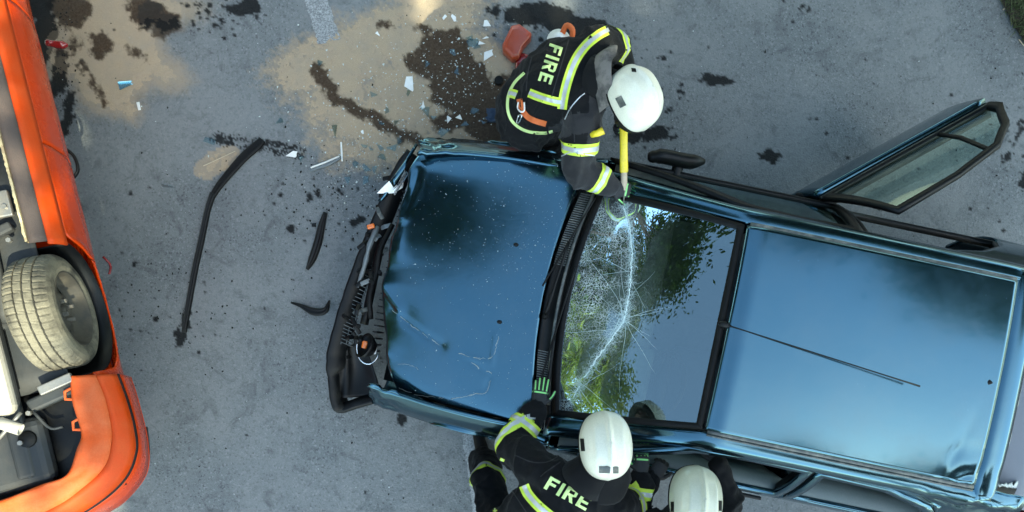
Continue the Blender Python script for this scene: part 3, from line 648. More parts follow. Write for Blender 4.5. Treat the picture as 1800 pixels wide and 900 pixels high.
for s in (1, -1):
    side_panel('rear_wing', 1.60, 2.22, s, dmg=(crumpR if s < 0 else None))
    rows = []
    for k in range(19):                                    # rear roof pillar
        z = lerp(0.94, 1.335, k/18); a0 = interp(z, [0.935, 1.10, 1.22, 1.30, 1.34], [1.605, 1.525, 1.365, 1.085, 0.75]) + 0.004; a1 = 2.14 - 0.42*k/18; row = []
        for i in range(19):
            p = ups(lerp(a0, a1, i/18), z, s)
            if s < 0: p = p + crumpR(p)
            row.append(p)
        rows.append(row)
    grid('rear_pillar', rows, BLUE, bc, 0.02, 1 if s > 0 else -1)
    if s > 0: ring('door_opening', RD_O, [(lerp(p[0], 1.1, .05), lerp(p[1], 1.1, .08)) for p in RD_O], s, BLACK, bc, lambda a, z: ups(a, z, 1, 0.03), 0.04)
    box('centre_pillar', (0.66, s*0.735, 1.12), (0.10, 0.05, 0.46), BLACK, bc, Matrix.Rotation(s*R(31), 3, 'X'), 0.01)
    box('sill', (0.35, s*0.80, 0.22), (2.2, 0.10, 0.12), BLUE, bc, None, 0.02)
# cant rails running down into the windscreen pillars
RA = [-0.80, -0.55, -0.25, 0.0, 0.10, 0.5, 1.0, 1.45, 1.78]
RIN = [(0.685, 0.958), (0.648, 1.085), (0.602, 1.240), (0.566, 1.368), (0.562, 1.385), (0.562, 1.388), (0.562, 1.388), (0.562, 1.384), (0.558, 1.350)]
ROUT = [(0.815, 0.945), (0.775, 1.045), (0.715, 1.190), (0.672, 1.300), (0.668, 1.318), (0.665, 1.325), (0.665, 1.323), (0.665, 1.318), (0.665, 1.285)]
for s in (1, -1):
    rows = []
    for i in range(70):
        a = lerp(RA[0], RA[-1], i/69); bi, zi = interp(a, RA, [p[0] for p in RIN]), interp(a, RA, [p[1] for p in RIN]); bo, zo = interp(a, RA, [p[0] for p in ROUT]), interp(a, RA, [p[1] for p in ROUT]); row = []
        for k in range(9):
            f = k/8; h = 0.022*math.sin(math.pi*f); p = Vector((a, s*lerp(bi, bo, f) + s*h*0.6, lerp(zi, zo, f) + h))
            if s < 0: p = p + crumpR(p)*1.0
            row.append(p)
        rows.append(row)
    grid('roof_rail', rows, BLUE, bc, 0.01, 1 if s > 0 else -1)
    pts = [Vector((a, s*0.559, interp(a, RA, [p[1] for p in RIN]) + 0.010)) + (crumpR(Vector((a, s*.56, 1.38)))*0.15 if s < 0 else Vector()) for a in np.linspace(0.02, 1.45, 40)]
    bm = bmesh.new(); bm_tube(bm, pts, [(0.013, 0.007)]*40, 8, (0, 0, 1), True, False); bmobj('roof_gutter_trim', bm, TRIM, bc)
    if s < 0:
        bm = bmesh.new(); bm_tube(bm, [p + Vector((0, -0.020, -0.003)) for p in pts], [(0.006, 0.007)]*40, 8, (0, 0, 1), True, False); bmobj('gutter_edge', bm, TRIM, bc)
# roof
def roof_z(a, b_):
    v = b_/0.55
    return 1.392 + 0.022*(1 - abs(v)**2.2) + 0.014*math.sin(math.pi*clamp(a/1.45)) - 0.02*sstep(0.10, 0.0, a)
rows = []
for i in range(70):
    a = lerp(0.006, 1.452, i/69); row = []
    for j in range(60):
        b_ = lerp(-0.55, 0.55, j/59); p = Vector((a, b_, roof_z(a, b_))); p += crump(p, (1.40, -0.50, 1.39), 0.20, 0.014, 5, 7)
        p.z -= 0.005*math.exp(-((a - 1.33 - 0.25*(b_+0.3))/0.03)**2) * sstep(-0.05, -0.45, b_); row.append(p)
    rows.append(row)
roof = grid('roof', rows, BLUE, bc, 0.015, -1); roof_bvh = bvh_of(roof)
def on_roof(px, py):
    p = L(px, py, 1.41); return Vector((p.x, p.y, roof_z(p.x, p.y)))
p0 = on_roof(1272, 570); p1 = L(1617, 679, 1.515)
bm = bmesh.new(); bmesh.ops.create_uvsphere(bm, u_segments=16, v_segments=10, radius=1, matrix=Matrix.Translation(p0 + Vector((0.008, 0, 0.006))) @ Matrix.Diagonal((0.034, 0.020, 0.022, 1)))
an = bmobj('aerial', bm, BLACK, bc)
tube('aerial_rod', smooth_path([p0 + Vector((0.02, 0, 0.018)), p0.lerp(p1, 0.15) + Vector((0, 0, 0.025)), p1], 12), [0.0075, 0.0065, 0.005] + [0.0035]*8 + [0.005], BLACK, an, 8)
p = on_roof(1737, 672); bm = bmesh.new(); bm_tube(bm, [p + Vector((-0.03, 0, 0.002)), p + Vector((-0.01, 0, 0.01)), p + Vector((0.03, 0, 0.004))], [(0.006, 0.004), (0.016, 0.012), (0.004, 0.004)], 12, (0, 0, 1)); bmobj('roof_nozzle', bm, BLACK, bc)
# tailgate: painted top, broken rear window, load cover
def tg(p): return p + crumpR(p)*0.8
rows = [[tg(Vector((a, b_, z - 0.03*(abs(b_)/0.6)**3))) for b_ in np.linspace(-0.62, 0.62, 40)] for a, z in ((1.462, 1.36), (1.464, 1.392), (1.50, 1.404), (1.56, 1.398), (1.585, 1.385), (1.60, 1.365), (1.60, 1.34))]
tail = grid('tailgate_top', rows, BLUE, bc, 0.01, -1)
tube('tailgate_seal', [tg(Vector((1.455, b_, 1.377 - 0.03*(abs(b_)/0.6)**3))) for b_ in np.linspace(-0.60, 0.60, 30)], 0.007, RUBBER, bc, 8)
def rw(a, t): return Vector((a, lerp(-0.60, 0.60, t), 1.35 - (a - 1.60)*0.86 - 0.03*(abs(t-.5)*2)**3))
o_ = [(1.60, 0.0), (1.60, 1.0), (2.14, 1.0), (2.14, 0.0)]; i_ = [(1.64, 0.05), (1.64, 0.95), (2.10, 0.95), (2.10, 0.05)]
ring('rear_window_seal', o_, i_, 1, RUBBER, bc, lambda a, t: tg(rw(a, t)), 0.02, 14)
i2 = []; o2 = []
for k in range(4):
    p, e = i_[k], i_[(k+1) % 4]
    for q_ in range(24):
        x, y = lerp(p[0], e[0], q_/24), lerp(p[1], e[1], q_/24); r_ = random.uniform(0.02, 0.11); o2.append((x, y)); i2.append((lerp(x, 1.87, r_), lerp(y, 0.5, r_*0.8)))
ring('broken_rear_glass', o2, i2, 1, CRUMB, bc, lambda a, t: tg(rw(a, t)) + Vector((0, 0, 0.004)), 0.005, 1)
rows = [[Vector((a, b_, z)) for b_ in np.linspace(-0.66, 0.66, 12)] for a, z in ((1.30, 1.02), (1.6, 1.03), (1.95, 1.02), (2.10, 0.99))]
grid('load_cover', rows, COVER, bc, 0.02)
rows = [[Vector((a + 0.06*(1-(b_/0.9)**2), b_, z)) for b_ in np.linspace(-0.84, 0.84, 20)] for a, z in ((2.14, 0.92), (2.19, 0.80), (2.21, 0.60), (2.20, 0.50))]
grid('tailgate', rows, BLUE, bc, 0.02)
rows = [[Vector((a + 0.07*(1-(b_/0.9)**2), b_*sc, z)) for b_ in np.linspace(-0.86, 0.86, 20)] for a, z, sc in ((2.20, 0.50, 1), (2.28, 0.47, 1.03), (2.29, 0.30, 1.03), (2.2, 0.20, 0.98))]
grid('rear_bumper', rows, BLACK, bc, 0.02)
for s in (1, -1): box('tail_light', (2.19, s*0.74, 0.80), (0.06, 0.17, 0.26), DRED, bc, None, 0.02)

# --- windscreen, bent along the fracture
def ws_pt(u, v):
    a = lerp(-0.845 + 0.085*v*v, -0.004, u); b_ = v*lerp(0.690, 0.556, u); z = lerp(0.968 - 0.02*v*v, 1.376 - 0.012*v*v, u) + 0.030*math.sin(math.pi*u)
    return Vector((a, b_, z))
CR = [(1092, 352, 1.05), (1106, 392, 1.10), (1111, 440, 1.13), (1109, 490, 1.13), (1103, 535, 1.12), (1096, 566, 1.11), (1072, 600, 1.10), (1048, 632, 1.08), (1022, 672, 1.05), (1000, 712, 1.02)]
CRL = [L(*p) for p in CR]
def crk(p): return min(seg_d(p.xy, s.xy, e.xy) for s, e in zip(CRL, CRL[1:]))
def crk_side(p):
    y = p.y; return p.x - interp(y, [q_.y for q_ in CRL[::-1]], [q_.x for q_ in CRL[::-1]])
def ws_def(u, v):
    p = ws_pt(u, v); d = crk(p); sd_ = crk_side(p)
    p.z -= 0.007*math.exp(-(d/0.06)**2) * (1 if -0.75 < v < 0.95 else 0.4)
    if sd_ < 0: p.z += 0.003*noise.noise(Vector((p.x*7, p.y*7, 3))) * clamp(-sd_/0.05)
    return p
rows = [[ws_def(i/70, j/90*2 - 1) for j in range(91)] for i in range(71)]
wsc = grid('windscreen', rows, WIND, bc); wsc['label'] = 'cracked windscreen with a white fracture across it'
ws_bvh = bvh_of(wsc)
at = wsc.data.attributes.new('craze', 'FLOAT', 'POINT'); vals = []
for v in wsc.data.vertices:
    p = v.co; d = crk(p); sd_ = crk_side(p); k = 1.0*math.exp(-(d/0.055)**1.1)
    if sd_ < 0.02: k = max(k, 0.95*sstep(-0.35, 0.15, p.y) * sstep(0.02, -0.02, sd_) + 0.30*sstep(0.02, -0.02, sd_))
    else: k = max(k, 0.10*math.exp(-d/0.15))
    vals.append(clamp(k))
at.data.foreach_set('value', vals)
def ws_cast(px, py, up=0.0025):
    e = CARM.inverted() @ EYE; d = (L(px, py, 1.0) - e).normalized(); h = ws_bvh.ray_cast(e, d)
    return None if h[0] is None else h[0] + Vector((-0.3, 0, 0.95)).normalized()*up
def ribbon_px(bm, pts, w0, w1, up=0.0025, cast=ws_cast):
    prev = None; n = len(pts)
    for i in range(n):
        a = Vector(pts[max(i-1, 0)]); b_ = Vector(pts[min(i+1, n-1)]); t = (b_ - a); t = t.normalized() if t.length else Vector((1, 0)); s = Vector((-t.y, t.x)); wd = lerp(w0, w1, i/max(1, n-1))
        c1, c2 = cast(*(Vector(pts[i]) + s*wd), up), cast(*(Vector(pts[i]) - s*wd), up)
        if c1 is None or c2 is None: prev = None; continue
        v1_, v2_ = bm.verts.new(c1), bm.verts.new(c2)
        if prev: bm.faces.new((prev[0], prev[1], v2_, v1_))
        prev = (v1_, v2_)
crp = [Vector((p[0], p[1])) for p in CR]
path = []
for a, b_ in zip(crp, crp[1:]):
    for k in range(14): path.append(a.lerp(b_, k/14))
bm = bmesh.new()
for r_ in range(2):
  for a0 in range(0, len(path) - 6, 6):
    if random.random() < 0.15: continue
    ribbon_px(bm, [p + Vector((random.gauss(0, 1.0 + 0.9*(r_ > 1)) , random.gauss(0, 1))) for p in path[a0:a0+8]], random.uniform(0.25, 0.9), random.uniform(0.2, 0.8), 0.003 + 0.0006*r_)
mf = bmobj('main_fracture', bm, CRACK, wsc, recalc=False); mf['kind'] = 'stuff'
bm = bmesh.new()
def wander(p, ang, n, st_, j=0.35):
    out = [p.copy()]
    for _ in range(n): ang += random.gauss(0, j); p = p + Vector((math.cos(ang), math.sin(ang)))*st_; out.append(p.copy())
    return out
for _ in range(620):
    p = random.choice(path); ang = random.choice((0, math.pi)) + random.gauss(0, 0.75); ribbon_px(bm, wander(p + Vector((random.gauss(0, 3), random.gauss(0, 3))), ang, random.randint(3, 9), random.uniform(1.2, 2.8), 0.6), random.uniform(0.15, 0.38), 0.1, 0.0022 + 0.0018*random.random())
for _ in range(26):                                        # long thin rays from the knee of the fracture
    p = random.choice([Vector((1096, 566)), Vector((1100, 560)), Vector((1106, 400)), Vector((1020, 680)), Vector((1106, 480))]) + Vector((random.gauss(0, 4), random.gauss(0, 4))); ang = random.uniform(0, 6.28)
    ribbon_px(bm, wander(p, ang, random.randint(8, 26), 5.5, 0.05), 0.45, 0.12, 0.0022 + 0.0018*random.random())
bmobj('fine_fractures', bm, CRACKT, wsc, recalc=False)
# black border, seal
def border(name, m, w_, up, parent, th):
    rows = []
    seq = [(0, j/60*2-1) for j in range(61)] + [(i/40, 1) for i in range(1, 41)] + [(1, 1-j/60*2) for j in range(1, 61)] + [(1-i/40, -1) for i in range(1, 40)]
    for u, v in seq:
        ui = clamp(u, w_*1.15, 1 - w_*1.15); vi = clamp(v, -1 + w_*1.5, 1 - w_*1.5)
        rows.append([ws_pt(u, v) + Vector((-0.3, 0, 0.95))*up, ws_pt(ui, vi) + Vector((-0.3, 0, 0.95))*up])
    rows.append(rows[0]); return grid(name, rows, m, parent, th, 0)
border('windscreen_seal', RUBBER, 0.038, 0.006, bc, 0.012)
# scraped folds on the bonnet: thin lines of bare primer
def hood_cast(px, py, up=0.0015):
    e = CARM.inverted() @ EYE; d = (L(px, py, 0.8) - e).normalized(); h = hood_bvh.ray_cast(e, d); return None if h[0] is None else h[0] + Vector((0, 0, up))
SCRAPE = worn('bare_primer', (0.26, 0.29, 0.29), 0.45, 0.3, 0, (0.2, 0.22, 0.24), 0.6, 40)
for pl_, w0_, w1_ in (([(806, 621), (832, 628), (858, 630), (868, 624), (872, 606), (878, 590)], 1.6, 0.4), ([(828, 636), (846, 650), (864, 656), (862, 672), (854, 690), (838, 692), (815, 698), (792, 702)], 0.7, 1.6), ([(690, 676), (720, 690), (760, 698), (785, 700)], 0.8, 0.6), ([(700, 640), (722, 642), (736, 650)], 0.5, 0.5), ([(690, 545), (715, 566), (748, 590), (772, 606)], 1.4, 0.4)):
    bm = bmesh.new(); pp = [Vector((q_.x + random.gauss(0, 0.7), q_.y + random.gauss(0, 0.7))) for q_ in smooth_path([(x, y, 0) for x, y in pl_], 26)]; [ribbon_px(bm, pp[k_:k_ + random.randint(4, 7)], w0_*random.uniform(0.2, 0.8), w1_*random.uniform(0.3, 0.8), 0.0015, hood_cast) for k_ in range(0, 24, 5)]; sc_ = bmobj('scrape', bm, SCRAPE, hood, recalc=False); sc_['kind'] = 'stuff'
# --- scuttle with vent slats and wipers
rows = []
for i in range(7):
    u = i/6; rows.append([Vector((lerp(-0.955 + 0.105*v*v, -0.845 + 0.085*v*v, u), v*0.72, lerp(0.925, 0.955, u) - 0.03*v*v - 0.02*math.sin(math.pi*u))) for v in np.linspace(-1, 1, 60)])
cowl = grid('scuttle_panel', rows, BLACK, bc, 0.02)
bm = bmesh.new()
for lo, hi in ((-0.93, -0.42), (0.28, 0.93)):
    for k in range(int((hi-lo)*52)):
        v = lo + k/52; bm_box(bm, (-0.912 + 0.10*v*v, v*0.72, 0.944 - 0.03*v*v), (0.075, 0.006, 0.018))
sl = bmobj('vent_slats', bm, TRIM, cowl, False); sl['kind'] = 'stuff'
bm = bmesh.new()                                           # grey drain channel in front of the glass
bm_tube(bm, [Vector((-0.868 + 0.085*v*v, v*0.70, 0.966 - 0.028*v*v)) for v in np.linspace(-0.9, 0.95, 30)], [(0.010, 0.006)]*30, 8, (0, 0, 1), True, False); bmobj('channel_strip', bm, TRIM, cowl)
for (x0_, y0_), (x1_, y1_), (x2_, y2_) in (((958, 556), (1000, 425), (1046, 348)), ((960, 700), (975, 590), (1012, 470))):
    pv = L(x0_, y0_, 0.985); mid = L(x1_, y1_, 1.02); en = L(x2_, y2_, 1.04)
    wp = tube('wiper', smooth_path([pv, mid], 8), [0.012]*3 + [0.008]*5, BLACK, bc, 8)
    bl = smooth_path([en, mid, mid*2 - en], 16); bl = [ (Vector((q_.x, q_.y, max(0.985, q_.z*0 + 0.995 + (q_.x + 0.84)*0.48)))) for q_ in bl]
    bm = bmesh.new(); bm_tube(bm, bl, [(0.006, 0.011)]*16, 8, (0, 0, 1)); bmobj('wiper_blade', bm, BLACK, wp)
    bm = bmesh.new(); bm_tube(bm, [pv - Vector((0, 0, 0.02)), pv + Vector((0, 0, 0.018))], [0.018, 0.014], 12); bmobj('wiper_pivot', bm, RUBBER, wp)

# --- cabin
rows = [[Vector((a, b_, z - 0.03*(b_/0.7)**2)) for b_ in np.linspace(-0.72, 0.72, 20)] for a, z in ((-0.84, 0.92), (-0.60, 0.955), (-0.38, 0.95), (-0.30, 0.91), (-0.27, 0.78), (-0.30, 0.5))]
ds = grid('dashboard', rows, DASH, bc, 0.02)
box('instrument_hood', (-0.33, -0.36, 0.965), (0.16, 0.36, 0.06), DASH, ds, None, 0.03, 3)
bm = bmesh.new(); bm_tube(bm, [Vector((-0.14 + 0.08*math.sin(k/16*6.2832), -0.36 + 0.185*math.cos(k/16*6.2832), 0.86 + 0.16*math.sin(k/16*6.2832))) for k in range(17)], [0.016]*17, 8, None, True, False)
bm_tube(bm, [Vector((-0.14, -0.53, 0.86)), Vector((-0.16, -0.36, 0.85)), Vector((-0.14, -0.19, 0.86))], [0.018, 0.05, 0.018], 8); bm_tube(bm, [Vector((-0.3, -0.36, 0.8)), Vector((-0.15, -0.36, 0.85))], [0.03, 0.03], 8)
bmobj('steering_wheel', bm, BLACK, bc)
def seat(a, b_, m, w_=0.50):
    bm = bmesh.new(); bm_tube(bm, [Vector((a, b_ , 0.42)), Vector((a + 0.25, b_, 0.44)), Vector((a + 0.50, b_, 0.42))], [(w_/2, 0.09), (w_/2, 0.10), (w_/2, 0.09)], 20, (0, 0, 1))
    bm_tube(bm, [Vector((a + 0.46, b_, 0.44)), Vector((a + 0.58, b_, 0.75)), Vector((a + 0.68, b_, 1.02))], [(w_/2, 0.07), (w_/2*0.95, 0.075), (w_/2*0.7, 0.06)], 20, (1, 0, 0.2))
    o = bmobj('seat', bm, m, bc)
    bm = bmesh.new(); bm_tube(bm, [Vector((a + 0.70, b_, 1.10)), Vector((a + 0.73, b_, 1.22))], [(0.13, 0.045), (0.11, 0.04)], 16, (1, 0, 0.2)); bmobj('head_rest', bm, m, o)
seat(0.0, -0.36, SEAT); seat(0.0, 0.36, SEAT); seat(0.85, 0.33, BLUESEAT, 0.62); seat(0.85, -0.33, SEAT, 0.62)
box('cabin_floor', (0.5, 0, 0.25), (3.0, 1.5, 0.06), DASH, bc)
box('bulkhead', (-0.86, 0, 0.62), (0.04, 1.4, 0.56), BLACK, bc)

# --- open rear door on the right side
BF, BR_ = L(1440, 350, 0.95), L(1735, 186, 0.95); TF, TR_ = L(1580, 374, 1.30), L(1800, 224, 1.29)
dd = (BR_ - BF); dl = dd.length; dirn = dd.normalized(); lean = Vector((dirn.y, -dirn.x, 0)); outw = -lean
def dp(u, z):                                              # u 0..1 along the door, z height
    if z <= 0.95:
        k = (0.95 - z)/0.78; off = 0.062*math.sin(clamp(k*1.25)*math.pi*0.8) - 0.05*k*k; return BF + dd*u + outw*off + Vector((0, 0, z - 0.95)) + dirn*(-0.02*k)
    k = (z - 0.95)/0.35; p = BF.lerp(BR_, u); q_ = TF.lerp(TR_, u); return p.lerp(q_, k) + outw*0.02*math.sin(math.pi*clamp(k))
rows = [[dp(u/20, z) for z in np.linspace(0.20, 0.95, 20)] for u in range(21)]
od = grid('rear_door', rows, BLUE, bc, 0.05, 1); od['label'] = 'rear door standing wide open'
rows = [[dp(u/20, 0.95), dp(u/20, 0.955) + lean*0.035, dp(u/20, 0.94) + lean*0.075, dp(u/20, 0.6) + lean*0.09, dp(u/20, 0.24) + lean*0.07] for u in range(21)]
grid('door_lining', rows, BLACK, od, 0.005)
DO = [(0.0, 0.945), (0.0, 1.30), (0.45, 1.325), (0.80, 1.31), (0.97, 1.22), (1.05, 1.05), (1.02, 0.945)]
DI = [(0.045, 0.975), (0.035, 1.275), (0.45, 1.300), (0.775, 1.285), (0.925, 1.205), (0.995, 1.06), (0.985, 0.975)]
ring('window_frame', DO, DI, 1, BLACK, od, dp, 0.032)
pane('window_glass', DI, 1, SIDEG, od, lambda u, z: dp(u, z) + lean*0.003)
bm = bmesh.new(); bm_tube(bm, [dp(0.70, 0.97), dp(0.72, 1.12), dp(0.73, 1.285)], [(0.014, 0.012)]*3, 8); bmobj('quarter_bar', bm, BLACK, od)
tube('window_channel', [dp(u/10, 0.962) + outw*0.008 for u in range(11)], 0.009, TRIM, od, 8)
# folded mirror on the right side
mp_ = L(1190, 280, 0.98); bm = bmesh.new()
bm_tube(bm, smooth_path([mp_ + Vector((-0.145, -0.012, -0.01)), mp_ + Vector((-0.08, 0.0, 0)), mp_ + Vector((0.06, 0.0, 0)), mp_ + Vector((0.15, 0.02, -0.01))], 10), [(0.036, 0.04)]*2 + [(0.042, 0.06)]*6 + [(0.034, 0.05), (0.022, 0.03)], 16, (0, 0, 1))
mr = bmobj('door_mirror', bm, BLACK, bc)
bm = bmesh.new(); bm_tube(bm, [mp_ + Vector((0.02, 0.0, -0.03)), Vector((mp_.x + 0.02, 0.86, 0.94))], [0.03, 0.035], 10); bmobj('mirror_arm', bm, BLACK, mr)
# --- wheels
for wa in (-1.28, 1.28):
    for s in (1, -1):
        M = Matrix.Translation((wa, s*0.74, 0.30)) @ Matrix.Rotation(R(90)*s, 4, 'Z')
        wh = lathe('wheel', [(0.19, -0.09), (0.28, -0.095), (0.30, -0.07), (0.303, 0.0), (0.30, 0.07), (0.28, 0.095), (0.19, 0.09)], M, CARTYRE, bc, 40)
        lathe('rim', [(0.195, 0.085), (0.19, 0.05), (0.12, 0.06), (0.06, 0.075), (0.001, 0.075)], M, STEEL, wh, 40)

# --- wrecked nose: bay, radiator, lamps, hanging bumper
fr_ = lambda pts: [L(*p) for p in pts]
rows = [[Vector((a, b_, z)) for b_ in np.linspace(-0.74, 0.78, 14)] for a, z in ((-1.90, 0.30), (-1.55, 0.28), (-1.0, 0.3))]
grid('engine_bay_floor', rows, BLACK, bc, 0.03)
box('engine', (-1.35, 0.05, 0.55), (0.62, 0.8, 0.36), BLACK, bc, None, 0.05)
rows = []
for k in range(30):
    v = k/29*2-1; a = hood_front(v) + 0.02 + 0.02*noise.noise(Vector((v*5, 3, 1))); rows.append([Vector((a, lerp(-0.75, 0.80, (v+1)/2), z)) for z in (0.36, 0.50, 0.60, 0.665)])
nose = grid('radiator_panel', rows, BLACK, bc, 0.03)
bm = bmesh.new()
for k in range(26): bm_box(bm, Vector((-1.965, -0.55 + k*0.042, 0.50)), (0.03, 0.008, 0.24))
rf_ = bmobj('radiator_fins', bm, BLACK, nose, False); rf_['kind'] = 'stuff'
bt = fr_([(716, 262, 0.60), (688, 305, 0.58), (655, 385, 0.55), (632, 440, 0.52), (606, 510, 0.50), (585, 580, 0.48), (574, 628, 0.46), (577, 670, 0.44), (588, 722, 0.42), (625, 716, 0.40), (676, 701, 0.40)])
bp = smooth_path(bt, 61); rows = []
for i, p in enumerate(bp):
    t = (bp[min(i+1, 60)] - bp[max(i-1, 0)]); t.z = 0; t.normalize(); inn = Vector((-t.y, t.x, 0))
    if i < 46 and inn.x < 0: inn = -inn
    if i >= 46: inn = Vector((0.75, 0.65, 0)) if i < 50 else Vector((0.1, 1, 0)); inn.normalize()
    j = Vector((0.006*noise.noise(Vector((i*0.5, 1, 0))), 0, 0.010*noise.noise(Vector((i*0.35, 5, 0)))))
    rows.append([p + inn*(0.12 if i < 40 else 0.07) + Vector((0, 0, -0.02)) + j, p + inn*0.012 + j, p + j, p - inn*0.012 + Vector((0, 0, -0.06)) + j, p - inn*0.004 + Vector((0, 0, -0.16)), p + inn*0.05 + Vector((0, 0, -0.24))])
bumper = grid('front_bumper', rows, BLACK, bc, 0.008, 0); bumper['label'] = 'black front bumper torn loose and hanging to one side'
rows = []                                                  # inside face of the loose corner
c4 = fr_([(600, 612, 0.43), (586, 700, 0.39), (602, 716, 0.37), (672, 696, 0.36), (664, 640, 0.40), (640, 600, 0.42)])
def bil(u, v):
    top = c4[0].lerp(c4[5], u); bot = c4[1].lerp(c4[3], u); p = top.lerp(bot, v); p.z -= 0.05*math.sin(math.pi*u)*math.sin(math.pi*clamp(v)); p.z += 0.02*math.exp(-((u-0.25)/0.07)**2); return p
grid('bumper_corner_inside', [[bil(u/16, v/16) for v in range(17)] for u in range(17)], BLACK, bumper, 0.006)
bm = bmesh.new()                                           # egg-crate stiffener behind the bumper skin
ax = fr_([(672, 400, 0.50), (648, 450, 0.48), (628, 500, 0.47), (610, 555, 0.46), (600, 605, 0.45)]); axp = smooth_path(ax, 34)
for i, p in enumerate(axp):
    if 1: bm_box(bm, p + Vector((0.035, 0.008, 0)), (0.075, 0.004, 0.05), Matrix.Rotation(R(-12), 3, 'Z'))
for off in (0.0, 0.035, 0.07): bm_tube(bm, [p + Vector((off, off*0.2, 0.012)) for p in axp], [0.004]*34, 6, None, True, False)
bst = bmobj('bumper_stiffener', bm, TRIM, bumper, False); bst['kind'] = 'stuff'
tube('crash_bar', smooth_path(fr_([(700, 345, 0.50), (672, 420, 0.50), (655, 500, 0.49), (640, 570, 0.47)]), 14), 0.028, BLACK, bc, 12)
tube('coolant_hose', smooth_path(fr_([(690, 395, 0.56), (668, 440, 0.60), (662, 480, 0.58), (650, 520, 0.60), (652, 560, 0.55)]), 16), 0.017, RUBBER, bc, 10)
tube('bent_bracket', smooth_path(fr_([(664, 398, 0.57), (650, 430, 0.60), (640, 470, 0.56), (628, 505, 0.55)]), 10), [0.012, 0.02, 0.016, 0.02, 0.012, 0.018, 0.014, 0.016, 0.012, 0.01], GREYPL, bc, 6)
for k in range(46):
    py_ = random.uniform(300, 630); p = L(interp(py_, [300, 390, 500, 630], [705, 668, 640, 612]) + random.gauss(6, 14), py_, random.uniform(0.46, 0.60)); d = Vector((random.gauss(0, 1), random.gauss(0, 1), random.gauss(0, 0.4))).normalized()*random.uniform(0.02, 0.06)
    bm = bmesh.new(); bm_tube(bm, [p - d, p + Vector((0, 0, 0.02)), p + d], [(0.014, 0.004)]*3, 6); bmobj('torn_plastic', bm, random.choice([BLACK, BLACK, TRIM, BLACK, BLACK, RUBBER, BLACK, BLACK, RUBBER, GREYPL]), nose, False)
# right headlamp: shattered lens and chrome; left: reflector bowl with amber bulb
hl = grid('headlamp', [[L(lerp(lerp(694, 664, u), lerp(735, 690, u), v), lerp(lerp(318, 352, u), lerp(255, 330, u), v), 0.655 + 0.03*math.sin(math.pi*u) - 0.02*v) for v in np.linspace(0, 1, 9)] for u in np.linspace(0, 1, 9)], BLUE, bc, 0.02)
mesh('chrome_shell', fr_([(662, 340, 0.69), (684, 318, 0.72), (692, 330, 0.69), (690, 340, 0.67), (700, 322, 0.71), (712, 298, 0.70), (708, 330, 0.66)]), [(0, 1, 2), (0, 2, 3), (2, 4, 3), (4, 5, 6), (3, 4, 6)], WHITEP, hl, False)
mesh('lens_fragment', fr_([(690, 336, 0.72), (714, 300, 0.735), (718, 306, 0.70), (694, 344, 0.70)]), [(0, 1, 2, 3)], ALU, hl, False)
M = Matrix.Translation(L(650, 612, 0.58)) @ Matrix.Rotation(R(160), 4, 'Z') @ Matrix.Rotation(R(-40), 4, 'Y')
hl2 = lathe('headlamp', [(0.085, 0.05), (0.075, 0.02), (0.05, -0.02), (0.015, -0.035)], M, BLACK, bc, 24); solid(hl2, 0.004)
box('amber_bulb', L(641, 606, 0.60), (0.035, 0.05, 0.03), AMBER, hl2, None, 0.01); box('reflector_scrap', L(657, 616, 0.60), (0.035, 0.045, 0.015), WHITEP, hl2, Matrix.Rotation(0.4, 3, 'Y'), 0.004)
tube('reflector_rim', [L(615 + 32 - 20*math.cos(k/12*3.3 - 0.5), 612 + 28*math.sin(k/12*3.3 - 0.5), 0.58) for k in range(13)], 0.005, ALU, hl2, 6)
box('amber_marker', L(652, 398, 0.60), (0.05, 0.03, 0.025), AMBER, bc, Matrix.Rotation(0.5, 3, 'Z'), 0.008)
# crumbs of glass strewn over bonnet and roof
def crumbs(name, label, bvhs, n, reg, smin, smax, parentM):
    v = []; f = []
    for _ in range(n):
        a, b_ = reg(); h = None
        for bv in bvhs:
            h = bv.ray_cast(Vector((a, b_, 3)), Vector((0, 0, -1)))[0]
            if h is not None: break
        if h is None: continue
        s = random.uniform(smin, smax)*(1 if random.random() < 0.9 else 1.8); i = len(v)
        for k in range(3):
            an_ = random.uniform(0, 6.28); v.append(h + Vector((math.cos(an_)*s, math.sin(an_)*s, 0.0005)))
        v.append(h + Vector((random.gauss(0, s*0.3), random.gauss(0, s*0.3), s*0.9))); f += [(i, i+1, i+3), (i+1, i+2, i+3), (i+2, i, i+3), (i, i+2, i+1)]
    o = mesh(name, [parentM @ p for p in v], f, CRUMB, None, False); o['kind'] = 'stuff'; o['label'] = label; o['category'] = 'glass'; return o
crumbs('glass_crumbs', 'fine glass crumbs strewn over the dark blue bonnet', [hood_bvh], 800, lambda: (random.uniform(-1.85, -0.9) if random.random() < 0.5 else random.gauss(-1.0, 0.22), random.uniform(-0.75, 0.8) if random.random() < 0.5 else random.gauss(0.4, 0.25)), 0.0012, 0.0034, CARM)
crumbs('glass_crumbs', 'a few glass crumbs on the dark blue roof', [roof_bvh], 70, lambda: (random.uniform(0.05, 1.4), random.uniform(-0.5, 0.5)), 0.001, 0.0025, CARM)
